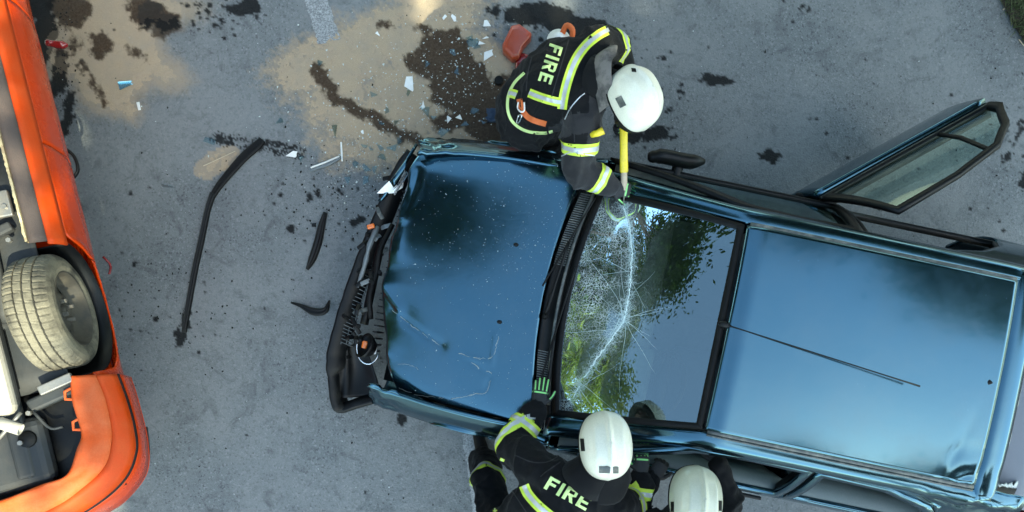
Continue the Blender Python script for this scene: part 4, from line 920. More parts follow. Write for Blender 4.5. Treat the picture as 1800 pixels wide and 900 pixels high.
# ---------------------------------------------------------------- orange car lying on its roof (local x = outwards, y = towards its nose, z = away from its floor)
oq = Vector((.2457, -.9693, 0)); orr = Vector((.9693, .2457, 0)); ROLL = R(12)
Lx = orr*math.cos(ROLL) - Vector((0, 0, 1))*math.sin(ROLL); Nz = Vector((0, 0, 1))*math.cos(ROLL) + orr*math.sin(ROLL); Fy = -oq
OM = Matrix((Lx, Fy, Nz)).transposed().to_4x4(); OM.translation = W(120, 545, 1.3)
oc = empty('orange_car'); oc.matrix_world = OM; tag(oc, 'orange car overturned on its roof with its floor and wheel showing', 'car')
def V(l, q, n): return Vector((l, -q, n))
NP = [0.10, 0.03, -0.10, -0.25, -0.42, -0.60]; LP = [0.022, 0.066, 0.092, 0.094, 0.058, -0.030]
def fl(q, n):
    x = interp(-n, [-k for k in NP], LP)
    x += 0.045*sstep(0.25, 0.5, q)*sstep(-0.45, -0.1, n) if q > 0.25 else 0
    d = math.hypot(q, n); x += 0.014*math.exp(-((d - 0.38)/0.03)**2) if d < 0.6 else 0
    if q < -2.6: x -= 0.10*((-2.6 - q)/0.5)**2
    x += 0.006*noise.noise(Vector((q*3, n*3, 1)))
    return x
AX = (0.0, -2.15)
def arch(q, n):
    for a in AX:
        d = abs(q - a)
        if d < 0.365: n = min(n, -math.sqrt(0.365**2 - d*d) + 0.0)
    return n
def flank(name, q0, q1, n0, n1, parent=oc, m=ORANGE, ni=30, nj=22, lowcurve=None):
    rows = []
    for i in range(ni + 1):
        q_ = lerp(q0, q1, i/ni); top = n0 if lowcurve is None else lowcurve(q_); row = []
        for j in range(nj + 1):
            n = arch(q_, lerp(top, n1, j/nj)); row.append(V(fl(q_, n), q_, n))
        rows.append(row)
    return grid(name, rows, m, parent, 0.012, 1)
flank('front_door', -1.75, -0.93, -0.005, -0.62)
flank('rear_door', -0.922, -0.30, -0.005, -0.62, lowcurve=lambda q_: -0.005 - 0.20*sstep(-0.42, -0.28, q_))
flank('rear_wing', -0.292, 0.40, 0.075, -0.62, ni=60, lowcurve=lambda q_: lerp(-0.19, 0.06, 0) if q_ < -0.27 else 0.075)
flank('front_wing', -2.95, -1.758, 0.075, -0.62, ni=60)
rows = [[V(-0.055, q_, 0.125), V(-0.03, q_, 0.122), V(0.0, q_, 0.112), V(0.020, q_, 0.102)] for q_ in np.linspace(-1.78, -0.36, 40)]
grid('stone_guard', rows, STRIP, oc, 0.01, 0)
rows = [[V(0.0205, q_, 0.1015), V(0.045 + 0.004*noise.noise(Vector((q_*6, 0, 0))), q_, 0.078), V(0.066, q_, 0.03), V(0.075, q_, 0.002)] for q_ in np.linspace(-1.78, -0.345, 40)]
grid('sill', rows, BUMPER_OR, oc, 0.01, 0)
bm = bmesh.new()                                           # rusty welded sill flange, ragged
pr = None
for i in range(150):
    q_ = lerp(-1.8, -0.37, i/149); wd = 0.010 + 0.008*abs(noise.noise(Vector((q_*30, 0, 3)))); h = 0.135 + 0.006*noise.noise(Vector((q_*20, 4, 3)))
    r4 = [bm.verts.new(V(-0.060, q_, 0.10)), bm.verts.new(V(-0.060, q_, h)), bm.verts.new(V(-0.060 - wd, q_, h)), bm.verts.new(V(-0.060 - wd, q_, 0.10))]
    if pr:
        for k in range(4): bm.faces.new((pr[k], pr[(k+1) % 4], r4[(k+1) % 4], r4[k]))
    pr = r4
bmobj('sill_flange', bm, RUST, oc, False)
# windows, roof
rows = [[V(fl(q_, -0.60) - 0.004, q_, -0.62), V(-0.10, q_, -0.78), V(-0.20, q_, -0.95), V(-0.27, q_, -1.02), V(-0.45, q_, -1.06), V(-0.83, q_, -1.075), V(-1.25, q_, -1.05), V(-1.46, q_, -0.95), V(-1.62, q_, -0.62)] for q_ in np.linspace(-1.6, 0.7, 20)]
grid('crushed_roof', rows, ORANGE, oc, 0.02, 1)
for q0, q1 in ((-1.5, -0.95), (-0.88, -0.1), (-0.02, 0.55)):
    grid('side_window', [[V(-0.015 - 0.008, q_, -0.645), V(-0.095, q_, -0.78), V(-0.185, q_, -0.93)] for q_ in np.linspace(q0, q1, 8)], BLACK, oc, 0.004)
flank2 = [[V(-1.66 - (fl(q_, n) - 0.02), q_, arch(q_, n)) for n in np.linspace(0.1, -0.62, 20)] for q_ in np.linspace(-2.95, 1.0, 80)]
grid('far_flank', flank2, ORANGE, oc, 0.012, -1)
rows = [[V(l, -2.95 - 0.25*(1 - ((l+0.83)/0.92)**2), n) for l in np.linspace(0.02, -1.68, 14)] for n in (0.05, -0.2, -0.4, -0.5)] + [[V(l, -1.9, -0.62) for l in np.linspace(-0.03, -1.62, 14)]]
grid('nose', rows, ORANGE, oc, 0.02)
# --- rear bumper
def pl(pts, n): return smooth_path([V(*p) for p in pts], n)
INN = pl([(-0.027, 0.362, 0.105), (-0.042, 0.50, 0.115), (-0.036, 0.665, 0.12), (-0.075, 0.745, 0.12), (-0.150, 0.862, 0.125), (-0.28, 0.880, 0.125), (-0.478, 0.905, 0.125), (-0.83, 0.92, 0.125), (-1.2, 0.90, 0.125), (-1.55, 0.75, 0.12), (-1.62, 0.4, 0.11)], 90)
GAP = pl([(0.080, 0.385, 0.095), (0.098, 0.52, 0.10), (0.094, 0.66, 0.10), (0.078, 0.745, 0.10), (0.022, 0.858, 0.10), (-0.10, 0.940, 0.10), (-0.313, 1.015, 0.10), (-0.83, 1.07, 0.10), (-1.35, 1.0, 0.10), (-1.68, 0.8, 0.10), (-1.74, 0.4, 0.10)], 90)
RUB = pl([(0.158, 0.400, 0.005), (0.172, 0.55, 0.005), (0.174, 0.70, 0.005), (0.152, 0.835, 0.005), (0.06, 0.965, 0.005), (-0.127, 1.062, 0.005), (-0.42, 1.135, 0.005), (-0.83, 1.165, 0.005), (-1.3, 1.12, 0.005), (-1.72, 0.95, 0.005), (-1.82, 0.4, 0.005)], 90)
OUT = pl([(0.126, 0.405, -0.30), (0.134, 0.55, -0.30), (0.130, 0.80, -0.30), (0.085, 0.975, -0.30), (-0.04, 1.09, -0.30), (-0.165, 1.145, -0.30), (-0.45, 1.215, -0.30), (-0.83, 1.25, -0.30), (-1.3, 1.2, -0.3), (-1.7, 1.0, -0.3), (-1.80, 0.4, -0.3)], 90)
up = Vector((0, 0, 1))
bmp = grid('rear_bumper', [[a.lerp(b_, 0.05) + up*-0.014, a.lerp(b_, 0.10) + up*0.002, a.lerp(b_, 0.35) + up*0.012, a.lerp(b_, 0.7) + up*0.012, b_ + up*0.008] for a, b_ in zip(GAP, RUB)], BUMPER_OR, oc, 0.008, -1)
vr = []
for i, (a, b_) in enumerate(zip(INN, GAP)):
    j = 0.010*noise.noise(a*11) + 0.006*noise.noise(a*31)
    vr.append([a + up*-0.022, a + up*0.0, a.lerp(b_, 0.10) + up*(0.012 + j), a.lerp(b_, 0.22) + up*(0.002 + j), a.lerp(b_, 0.5) + up*0.010, a.lerp(b_, 0.8) + up*0.012, b_ + up*0.002, b_ + up*-0.02])
grid('bumper_valance', vr, VALANCE, bmp, 0.005, -1)
tube('rubber_strip', [p + up*0.004 for p in RUB], 0.013, RUBBER, bmp, 10)
grid('bumper_face', [[a + up*-0.008, a.lerp(b_, 0.25) + (a - V(-0.83, 0.3, a.z)).normalized()*0.012, a.lerp(b_, 0.6) + (a - V(-0.83, 0.3, a.z)).normalized()*0.008, b_] for a, b_ in zip(RUB, OUT)], ORANGE, bmp, 0.008, 1)
grid('tail_panel', [[b_ + up*-0.012, b_.lerp(V(-0.83, 0.95, -0.6), 0.06) + up*-0.16, b_.lerp(V(-0.83, 0.95, -0.6), 0.12) + up*-0.34] for b_ in OUT], ORANGE, oc, 0.01, 1)
grid('rear_lamp', [[OUT[i] + V(-0.026, -0.016, -0.02), OUT[i] + V(-0.028, -0.018, -0.09), OUT[i] + V(-0.05, -0.04, -0.2)] for i in range(16, 26)], BLACK, oc, 0.01, 0)
for px_, q_ in ((-0.038, 0.455), (-0.036, 0.62)):
    bm = bmesh.new(); bm_tube(bm, [V(px_ - 0.004, q_ - 0.03, 0.105), V(px_ - 0.035, q_ - 0.02, 0.108), V(px_ - 0.04, q_ + 0.02, 0.108), V(px_ - 0.004, q_ + 0.03, 0.105)], [(0.008, 0.005)]*4, 8); bmobj('fixing_tab', bm, VALANCE, bmp)
# --- floor and what is bolted to it
rows = [[V(l, q_, 0.035 + 0.018*math.cos(l*22) * (1 if -1.9 < q_ < -0.4 else 0.2)) for l in np.linspace(-0.065, -1.60, 60)] for q_ in np.linspace(-2.9, 0.4, 30)]
grid('floor_pan', rows, UNDER, oc, 0.01)
grid('boot_floor', [[V(l, q_, 0.0 - 0.05*sstep(0.9, 0.95, q_)) for l in np.linspace(0.05, -1.70, 12)] for q_ in np.linspace(0.38, 1.0, 8)], BLACK, oc, 0.01)
rows = []                                                  # wheel housing
for k in range(25):
    an = math.pi*k/24; rows.append([V(l, math.cos(an)*0.362, -math.sin(an)*0.362) for l in (0.075, 0.0, -0.15, -0.30)])
grid('wheel_housing', rows, BLACK, oc, 0.006); mesh('housing_wall', [V(-0.30, math.cos(math.pi*k/24)*0.362, -math.sin(math.pi*k/24)*0.362) for k in range(25)] + [V(-0.30, -0.362, 0.05), V(-0.30, 0.362, 0.05)], [tuple(list(range(25)) + [25, 26])], BLACK, oc, False)
def rbox(name, c, s, m, bev=0.03, par=oc, rz=0.0, rx=0.0): return box(name, V(*c), (s[0], s[1], s[2]), m, par, Matrix.Rotation(rz, 3, 'Z') @ Matrix.Rotation(rx, 3, 'X'), bev, 3)
rbox('chassis_rail', (-0.345, -0.95, 0.06), (0.085, 1.2, 0.07), UNDER, 0.02, rz=0.03)
rbox('chassis_rail', (-0.345, 0.28, 0.075), (0.09, 1.1, 0.06), UNDER, 0.02)
fuel = rbox('fuel_tank', (-0.58, 0.17, 0.12), (0.56, 0.64, 0.11), TANK, 0.045)
for k in range(3): rbox('tank_rib', (-0.42 - 0.13*k, 0.17, 0.178), (0.03, 0.46, 0.012), TANK, 0.005, fuel)
spare = rbox('spare_wheel_well', (-0.62, 0.70, 0.045), (0.80, 0.36, 0.10), UNDER, 0.05)
rbox('well_rib', (-0.50, 0.70, 0.097), (0.03, 0.26, 0.012), UNDER, 0.004, spare); rbox('well_rib', (-0.33, 0.71, 0.097), (0.02, 0.24, 0.012), UNDER, 0.004, spare)
bm = bmesh.new(); bm_tube(bm, [V(-0.30, 0.63, 0.096), V(-0.30, 0.63, 0.108)], [0.045, 0.04], 24, None, True, False); bmobj('drain_plug', bm, RUBBER, spare)
ex = tube('exhaust', smooth_path([V(-0.60, -1.4, 0.10), V(-0.50, -0.5, 0.10), V(-0.62, 0.30, 0.19), V(-0.40, 0.50, 0.17), V(-0.305, 0.555, 0.155)], 24), 0.024, STEEL, oc, 14)
bm = bmesh.new(); M = Matrix.Translation(V(-0.335, 0.545, 0.16)) @ Matrix.Rotation(R(-35), 4, 'Z')
lathe('tail_pipe', [(0.020, -0.06), (0.030, -0.05), (0.030, 0.055), (0.025, 0.055), (0.024, -0.05)], M, TANK, ex, 24)
tube('rear_axle', [V(-0.22, 0.02, 0.0), V(-0.45, 0.0, 0.06), V(-1.2, 0.0, 0.06), V(-1.44, 0.02, 0.0)], 0.035, UNDER, oc, 12)
tube('trailing_arm', smooth_path([V(-0.30, 0.0, 0.03), V(-0.27, -0.25, 0.07), V(-0.26, -0.48, 0.09)], 8), [(0.04, 0.025)]*8, UNDER, oc, 10)
tube('brake_line', smooth_path([V(-0.16, -1.7, 0.085), V(-0.17, -0.9, 0.09), V(-0.20, -0.5, 0.10), V(-0.25, -0.3, 0.10)], 20), 0.007, RUBBER, oc, 8)
tube('fuel_line', smooth_path([V(-0.21, -1.7, 0.085), V(-0.22, -0.9, 0.09), V(-0.27, -0.45, 0.10), V(-0.32, 0.1, 0.14)], 20), 0.008, STEEL, oc, 8)
rbox('jacking_plate', (-0.145, -0.60, 0.085), (0.075, 0.14, 0.03), STEEL, 0.008); rbox('rail_bracket', (-0.20, -0.78, 0.09), (0.10, 0.07, 0.04), UNDER, 0.012); rbox('rail_bracket', (-0.19, -0.46, 0.085), (0.13, 0.05, 0.05), UNDER, 0.012, rz=0.3)
for (l, q_, n) in ((-0.135, -0.58, 0.10), (-0.16, -0.66, 0.10), (-0.20, -0.79, 0.11), (-0.115, -0.95, 0.075), (-0.15, -0.40, 0.11), (-0.262, 0.50, 0.10), (-0.33, 0.64, 0.105)):
    bm = bmesh.new(); bm_tube(bm, [V(l, q_, n - 0.01), V(l, q_, n + 0.012)], [0.014, 0.013], 6, None, True, False); bmobj('floor_bolt', bm, STEEL, oc, False)
rbox('metal_bracket', (-0.105, 0.385, 0.105), (0.17, 0.05, 0.03), STEEL, 0.006, rz=R(12)); rbox('bumper_arm', (-0.14, 0.44, 0.06), (0.26, 0.07, 0.06), UNDER, 0.015, rz=R(12))
tube('hook_rod', smooth_path([V(-0.24, 0.50, 0.10), V(-0.19, 0.60, 0.09), V(-0.13, 0.61, 0.085)], 8), 0.008, UNDER, oc, 8)
tube('exhaust_hanger', smooth_path([V(-0.42, 0.60, 0.13), V(-0.36, 0.565, 0.16), V(-0.28, 0.49, 0.14)], 8), 0.010, STEEL, oc, 8)
# --- wheel with treaded tyre
def big_wheel(l0, q0):
    M = Matrix.Translation(V(l0, q0, 0)); N_ = 216
    prof = [(0.205, 0.005), (0.235, 0.016), (0.265, 0.014), (0.288, 0.002), (0.299, -0.010), (0.308, -0.024), (0.311, -0.052), (0.303, -0.053), (0.303, -0.060), (0.3125, -0.061), (0.314, -0.096), (0.305, -0.097), (0.305, -0.105), (0.314, -0.106), (0.3125, -0.140), (0.303, -0.141), (0.303, -0.148), (0.311, -0.149), (0.308, -0.178), (0.298, -0.196), (0.280, -0.208), (0.25, -0.214), (0.205, -0.205)]
    bm = bmesh.new(); rings = []
    for k, (r, x) in enumerate(prof):
        row = []
        for i in range(N_):
            rr = r
            sh = (-0.06 < x < -0.005) or (x < -0.141 and x > -0.20)
            if r > 0.296 and sh and i % 4 == 0: rr -= 0.006
            if r > 0.310 and not sh and (i + int(-x*120)) % 6 == 0: rr -= 0.004
            an = 2*math.pi*(i + (x*40 if not sh else 0))/N_
            row.append(bm.verts.new(M @ Vector((x, rr*math.cos(an), rr*math.sin(an)))))
        rings.append(row)
    for k, (a, b_) in enumerate(zip(rings, rings[1:])):
        for i in range(N_):
            f = bm.faces.new((a[i], a[(i+1) % N_], b_[(i+1) % N_], b_[i])); r0 = max(prof[k][0], prof[k+1][0]); f.material_index = 1 if (7 <= k <= 7 or k == 11 or k == 15) else 0
    ty = bmobj('tyre', bm, [TYRE, GROOVE], oc, False)
    bm = bmesh.new(); n = 64; pr_ = [(0.210, 0.004), (0.206, 0.010), (0.200, 0.006), (0.196, -0.012), (0.178, -0.040), (0.166, -0.066), (0.150, -0.070), (0.112, -0.058), (0.100, -0.050), (0.074, -0.034), (0.060, -0.036), (0.050, -0.050), (0.030, -0.052), (0.028, -0.030), (0.002, -0.028)]
    rg = [[bm.verts.new(M @ Vector((x, r*math.cos(2*math.pi*k/n), r*math.sin(2*math.pi*k/n)))) for k in range(n)] for r, x in pr_]
    for j, (a, b_) in enumerate(zip(rg, rg[1:])):
        for k in range(n):
            if j == 6 and k % 8 in (2, 3, 4): continue
            bm.faces.new((a[k], a[(k+1) % n], b_[(k+1) % n], b_[k]))
    rim = bmobj('rim', bm, RIMM, oc); solid(rim, 0.004)
    lathe('brake_drum', [(0.16, -0.09), (0.001, -0.085)], M, BLACK, rim, 32)
    for k in range(4):
        an = k*math.pi/2 + 0.5; c = M @ Vector((-0.030, 0.055*math.cos(an), 0.055*math.sin(an)))
        bm = bmesh.new(); bm_tube(bm, [c - Vector((0.02, 0, 0)), c + Vector((0.016, 0, 0))], [0.013, 0.011], 6, None, True, False); bmobj('wheel_bolt', bm, STEEL, rim, False)
    return ty
RIMM = worn('dusty_steel_rim', (0.045, 0.040, 0.032), 0.6, 0.2, 0, (0.15, 0.125, 0.09), 0.45, 11, 90, 0.2, lo=0.42, hi=0.6)
big_wheel(0.026, 0.0); big_wheel(0.0, -2.15)
# --- small exterior bits on the flank
hd = tube('door_handle', smooth_path([V(0.02, -1.07, -0.50), V(0.055, -1.02, -0.52), V(0.058, -0.93, -0.52), V(0.01, -0.88, -0.52)], 12), [(0.010, 0.018)]*12, BLACK, oc, 8)
mi = tube('door_mirror', smooth_path([V(0.0, -1.86, -0.74), V(0.05, -1.85, -0.76), V(0.10, -1.84, -0.76)], 8), [(0.02, 0.03)]*3 + [(0.024, 0.035)]*4 + [(0.015, 0.02)], DRED, oc, 12, None, True)  # orange mirror in shadow: the shade is put into its dark red colour
tube('lamp_scrap', smooth_path([V(0.02, -0.42, -0.70), V(0.045, -0.36, -0.72), V(0.03, -0.30, -0.70)], 6), 0.008, DRED, oc, 6)
# ---------------------------------------------------------------- firefighters
def ortho(f, u):
    u = Vector(u).normalized(); f = Vector(f); f = (f - u*f.dot(u)).normalized(); return Matrix((f.cross(u), f, u)).transposed()   # columns: right, forward, up
def put(o, root):
    o.parent = root; o.location = o.location - root.location; return o
def camcast(bvh, px, py, upo):
    d = (W(px, py, 0) - EYE).normalized(); h = bvh.ray_cast(EYE, d); return None if h[0] is None else h[0] + (h[1]*0.3 - d*0.7)*upo
def helmet(root, c, fwd, upv, m, plates, sc=1.06):
    Rm = ortho(fwd, upv).to_4x4(); M = Matrix.Translation(Vector(c)) @ Rm @ Matrix.Scale(sc, 4); off = Matrix.Translation(-root.location)
    rows = []; nt_, np_ = 26, 72
    def hp(th, ph):
        sx, sy, sz = 0.122, 0.160, 0.142; cx, sy_ = math.cos(ph), math.sin(ph)
        st_ = math.sin(th); ct = math.cos(th)
        e = 0.86; p = Vector((sx*math.copysign(abs(cx)**e, cx)*st_, sy*math.copysign(abs(sy_)**e, sy_)*st_, sz*(abs(ct)**0.92)*(1 if ct > 0 else -1)))
        if p.z < 0: p.z *= 0.9; k = -p.z/0.05; p.x *= 1 + 0.05*k; p.y *= 1 + (0.07*k if p.y > 0 else 0.04*k)
        rd = 0.016*math.exp(-(p.x/0.011)**2)*sstep(0.18, 0.12, abs(p.y)) ; sd_ = 0.006*(math.exp(-((abs(p.x) - 0.062)/0.010)**2))*sstep(0.13, 0.05, abs(p.y))
        n = Vector((p.x/sx**2, p.y/sy**2, p.z/sz**2)).normalized(); return p + n*(rd + sd_*(p.z > 0.03))
    for i in range(nt_):
        th = lerp(0.02, 1.93, i/(nt_-1)); rows.append([off @ M @ hp(th, 2*math.pi*j/np_) for j in range(np_)])
    h = grid('helmet', rows, m, root, 0.006, 1, wrap=True)
    tube('helmet_edge', [p.copy() for p in rows[-1]] + [rows[-1][0]], 0.006, RUBBER, h, 8)
    hv = BVHTree.FromPolygons([v.co + root.location for v in h.data.vertices], [tuple(p.vertices) for p in h.data.polygons])
    for kind, c2, e1, e2 in plates:                        # small fittings lying on the shell
        g = []
        for i in range(5):
            r_ = [camcast(hv, c2[0] + e1[0]*(i/4 - 0.5) + e2[0]*(j/4 - 0.5), c2[1] + e1[1]*(i/4 - 0.5) + e2[1]*(j/4 - 0.5), 0.004) for j in range(5)]
            if all(r_): g.append([p - root.location for p in r_])
        if len(g) > 1: grid(kind, g, RUBBER if kind != 'label_plate' else TRIM, h, 0.006, 0, smooth=False)
    # shield under the front, head inside
    rows = [[off @ M @ Vector((0.118*math.cos(a), 0.150*math.sin(a), z)) for a in np.linspace(0.35, math.pi - 0.35, 20)] for z in (-0.02, -0.055, -0.085)]
    grid('visor', rows, BLACK, h, 0.004)
    bm = bmesh.new(); q = lambda x, y, z: off @ M @ Vector((x, y, z))
    bm_tube(bm, [q(0, 0.0, -0.10), q(0, 0.01, -0.02), q(0, 0, 0.06)], [(0.062, 0.078), (0.075, 0.093), (0.06, 0.075)], 18, (M.to_3x3() @ Vector((0, 1, 0))))
    bm_tube(bm, [q(0, 0.06, -0.13), q(0, 0.04, -0.09)], [0.035, 0.05], 12); bm_tube(bm, [q(0, 0.085, -0.03), q(0, 0.108, -0.062)], [0.009, 0.015], 10)
    for s in (1, -1):
        bm_tube(bm, [q(s*0.076, -0.005, -0.02), q(s*0.078, -0.01, -0.06)], [(0.006, 0.016), (0.006, 0.012)], 8); bm_tube(bm, [q(s*0.028, 0.088, -0.092), q(0, 0.096, -0.094)], [0.006, 0.008], 8)
    hd_ = remeshed('head', bm, SKIN, root, 0.006, 3)
    for s in (1, -1):
        bm = bmesh.new(); bmesh.ops.create_uvsphere(bm, u_segments=10, v_segments=8, radius=0.011, matrix=Matrix.Translation(q(s*0.032, 0.082, -0.028))); bmobj('eye', bm, WHITEP, hd_)
    return M
def glove(root, wrist, d, nrm, thumb, curl=0.3, spread=0.12, cuff=None, name='glove', stripes=True):
    d = Vector(d).normalized(); nrm = Vector(nrm); nrm = (nrm - d*nrm.dot(d)).normalized(); s = d.cross(nrm)*thumb    # s points to the thumb side
    o = Vector(wrist) - root.location; bm = bmesh.new()
    bm_tube(bm, [o - d*0.05, o, o + d*0.045, o + d*0.095], [(0.036, 0.030), (0.036, 0.026), (0.046, 0.022), (0.044, 0.018)], 16, nrm)
    tips = []
    for k, (off, ln) in enumerate(((0.033, 0.078), (0.011, 0.088), (-0.011, 0.082), (-0.032, 0.064))):
        p = o + d*0.085 + s*off; dd_ = (d + s*off*spread*18*0.4).normalized(); pts = [p - dd_*0.02, p]; an = 0.12
        for f in (0.45, 0.32, 0.23):
            an += curl*(1.0 + 0.12*k); p = p + (dd_*math.cos(an) - nrm*math.sin(an))*ln*f; pts.append(p)
        bm_tube(bm, pts, [0.0118, 0.0118, 0.0112, 0.0104, 0.0092], 10); tips.append(pts)
    p = o + d*0.025 + s*0.034; td = (d*0.6 + s*0.75 - nrm*0.35).normalized(); pts = [p - td*0.015, p + td*0.03, p + td*0.055 + d*0.012*(1+curl) - nrm*0.012*curl, p + td*0.068 + d*0.032 - nrm*0.03*curl]
    bm_tube(bm, pts, [0.017, 0.0145, 0.0125, 0.0105], 10); tips.append(pts)
    g = remeshed(name, bm, GLOVE, root, 0.0042, 4)
    bvh = bvh_of(g)
    def onto(p, dr, upo=0.0015):
        h = bvh.ray_cast(p + dr*0.06, -dr); return (h[0] + dr*upo) if h[0] is not None else None
    if stripes:
        for pts in tips:                                   # bright piping along the back of each finger
            path = smooth_path(pts[1:], 10); bm = bmesh.new(); pr_ = None; dr = nrm
            for i, q_ in enumerate(path):
                t = (path[min(i+1, 9)] - path[max(i-1, 0)]).normalized(); sd_ = t.cross(nrm).normalized()*0.0042; dr2 = (nrm - t*nrm.dot(t)).normalized()
                a, b_ = onto(q_ + sd_, dr2), onto(q_ - sd_, dr2)
                if a is None or b_ is None: pr_ = None; continue
                v1_, v2_ = bm.verts.new(a), bm.verts.new(b_)
                if pr_: bm.faces.new((pr_[0], pr_[1], v2_, v1_))
                pr_ = (v1_, v2_)
            if len(bm.faces): bmobj('finger_stripe', bm, GLOVEG, g, recalc=False)
            else: bm.free()
        for off0, w_ in ((0.078, 0.010), (-0.012, 0.020)):
            rows = []
            for k in range(9):
                a = math.pi*(k/8) ; dr = (s*math.cos(a) + nrm*math.sin(a)).normalized(); row = []
                for e in (-0.5, 0.0, 0.5):
                    h = bvh.ray_cast(o + d*(off0 + e*w_), dr); row.append((h[0] + dr*0.0018) if h[0] is not None else o + d*(off0 + e*w_) + dr*0.03)
                rows.append(row)
            grid('knuckle_band', rows, GLOVEG, g)
    return g
def band_ring(root, bvh, p, q_, t, w_, m=YEL, m2=SILV, n=40, r0=0.20, tilt=0.0):
    """reflective band round a sleeve or leg, lying on the cloth"""
    p, q_ = Vector(p), Vector(q_); ax = (q_ - p).normalized(); c = p.lerp(q_, t); s = ax.orthogonal().normalized(); u = ax.cross(s); top = None
    def rows_(w2, upo):
        rows = []
        for k in range(n):
            a = 2*math.pi*k/n; dr = s*math.cos(a) + u*math.sin(a); row = []
            for e in np.linspace(-0.5, 0.5, 6):
                o = c + ax*(e*w2 + tilt*math.sin(a)); h = bvh.ray_cast(o, dr)
                rr = (h[0] - o).length if h[0] is not None and (h[0] - o).length < r0 else 0.09
                row.append(o + dr*(rr + upo) - root.location)
            rows.append(row)
        rows.append(rows[0]); return rows
    b = grid('reflective_band', rows_(w_, 0.003), m, root); grid('silver_strip', rows_(w_*0.40, 0.0048), m2, b); return b
def band_on(root, bvh, pts, hw, m=YEL, m2=SILV, sil=0.42, n=40, name='reflective_band', zmin=0.0):
    path = smooth_path([(x, y, 0) for x, y in pts], n)
    def mk(nm, w2, upo, mm, par):
        bm = bmesh.new(); pr_ = None
        for i, p in enumerate(path):
            t = (path[min(i+1, n-1)] - path[max(i-1, 0)]).normalized(); s = Vector((-t.y, t.x, 0)); row = []
            for e in (-1, -0.33, 0.33, 1):
                h = camcast(bvh, p.x + s.x*w2*e, p.y + s.y*w2*e, upo); row.append(h)
            if any(h is None or h.z < zmin for h in row): pr_ = None; continue
            if pr_ is not None and max((a.co - (b_ - root.location)).length for a, b_ in zip(pr_, row)) > 0.09: pr_ = None
            vs = [bm.verts.new(h - root.location) for h in row]
            if pr_:
                for k in range(3): bm.faces.new((pr_[k], pr_[k+1], vs[k+1], vs[k]))
            pr_ = vs
        return bmobj(nm, bm, mm, par, recalc=False)
    b = mk(name, hw, 0.004, m, root)
    if m2: mk('silver_strip', hw*sil, 0.0062, m2, b)
    return b
LET = {'F': [((0, 0), (.22, 0), (.22, 1), (0, 1)), ((.22, .80), (.68, .80), (.68, 1), (.22, 1)), ((.22, .42), (.58, .42), (.58, .62), (.22, .62))],
       'I': [((0, 0), (.22, 0), (.22, 1), (0, 1))],
       'R': [((0, 0), (.22, 0), (.22, 1), (0, 1)), ((.22, .81), (.55, .81), (.55, 1), (.22, 1)), ((.22, .40), (.55, .40), (.55, .58), (.22, .58)), ((.55, .44), (.72, .52), (.72, .88), (.55, 1)), ((.30, .40), (.52, .40), (.76, 0), (.52, 0))],
       'E': [((0, 0), (.22, 0), (.22, 1), (0, 1)), ((.22, .80), (.70, .80), (.70, 1), (.22, 1)), ((.22, .40), (.62, .40), (.62, .60), (.22, .60)), ((.22, 0), (.70, 0), (.70, .20), (.22, .20))]}
def print_on(root, bvh, word, org, ex, ey, gap=0.16):
    """lettering lying on the jacket; org = foot of the first letter, ex / ey = letter width and height directions"""
    x = 0.0
    for ch in word:
        bm = bmesh.new()
        for qd in LET[ch]:
            n = 6; vv = []
            for i in range(n + 1):
                for j in range(n + 1):
                    u, v = i/n, j/n
                    ax_ = lerp(lerp(qd[0][0], qd[1][0], u), lerp(qd[3][0], qd[2][0], u), v); ay_ = lerp(lerp(qd[0][1], qd[1][1], u), lerp(qd[3][1], qd[2][1], u), v)
                    h = camcast(bvh, org[0] + ex[0]*(x + ax_) + ey[0]*ay_, org[1] + ex[1]*(x + ax_) + ey[1]*ay_, 0.005); vv.append(bm.verts.new(h - root.location) if h is not None else None)
            for i in range(n):
                for j in range(n):
                    q_ = [vv[i*(n+1)+j], vv[(i+1)*(n+1)+j], vv[(i+1)*(n+1)+j+1], vv[i*(n+1)+j+1]]
                    if all(q_) and max((q_[0].co - q_[2].co).length, (q_[1].co - q_[3].co).length) < 0.06: bm.faces.new(q_)
        bmobj('letter_' + ch.lower(), bm, YELP, root, recalc=False)
        x += max(p[0] for qd in LET[ch] for p in qd) + gap
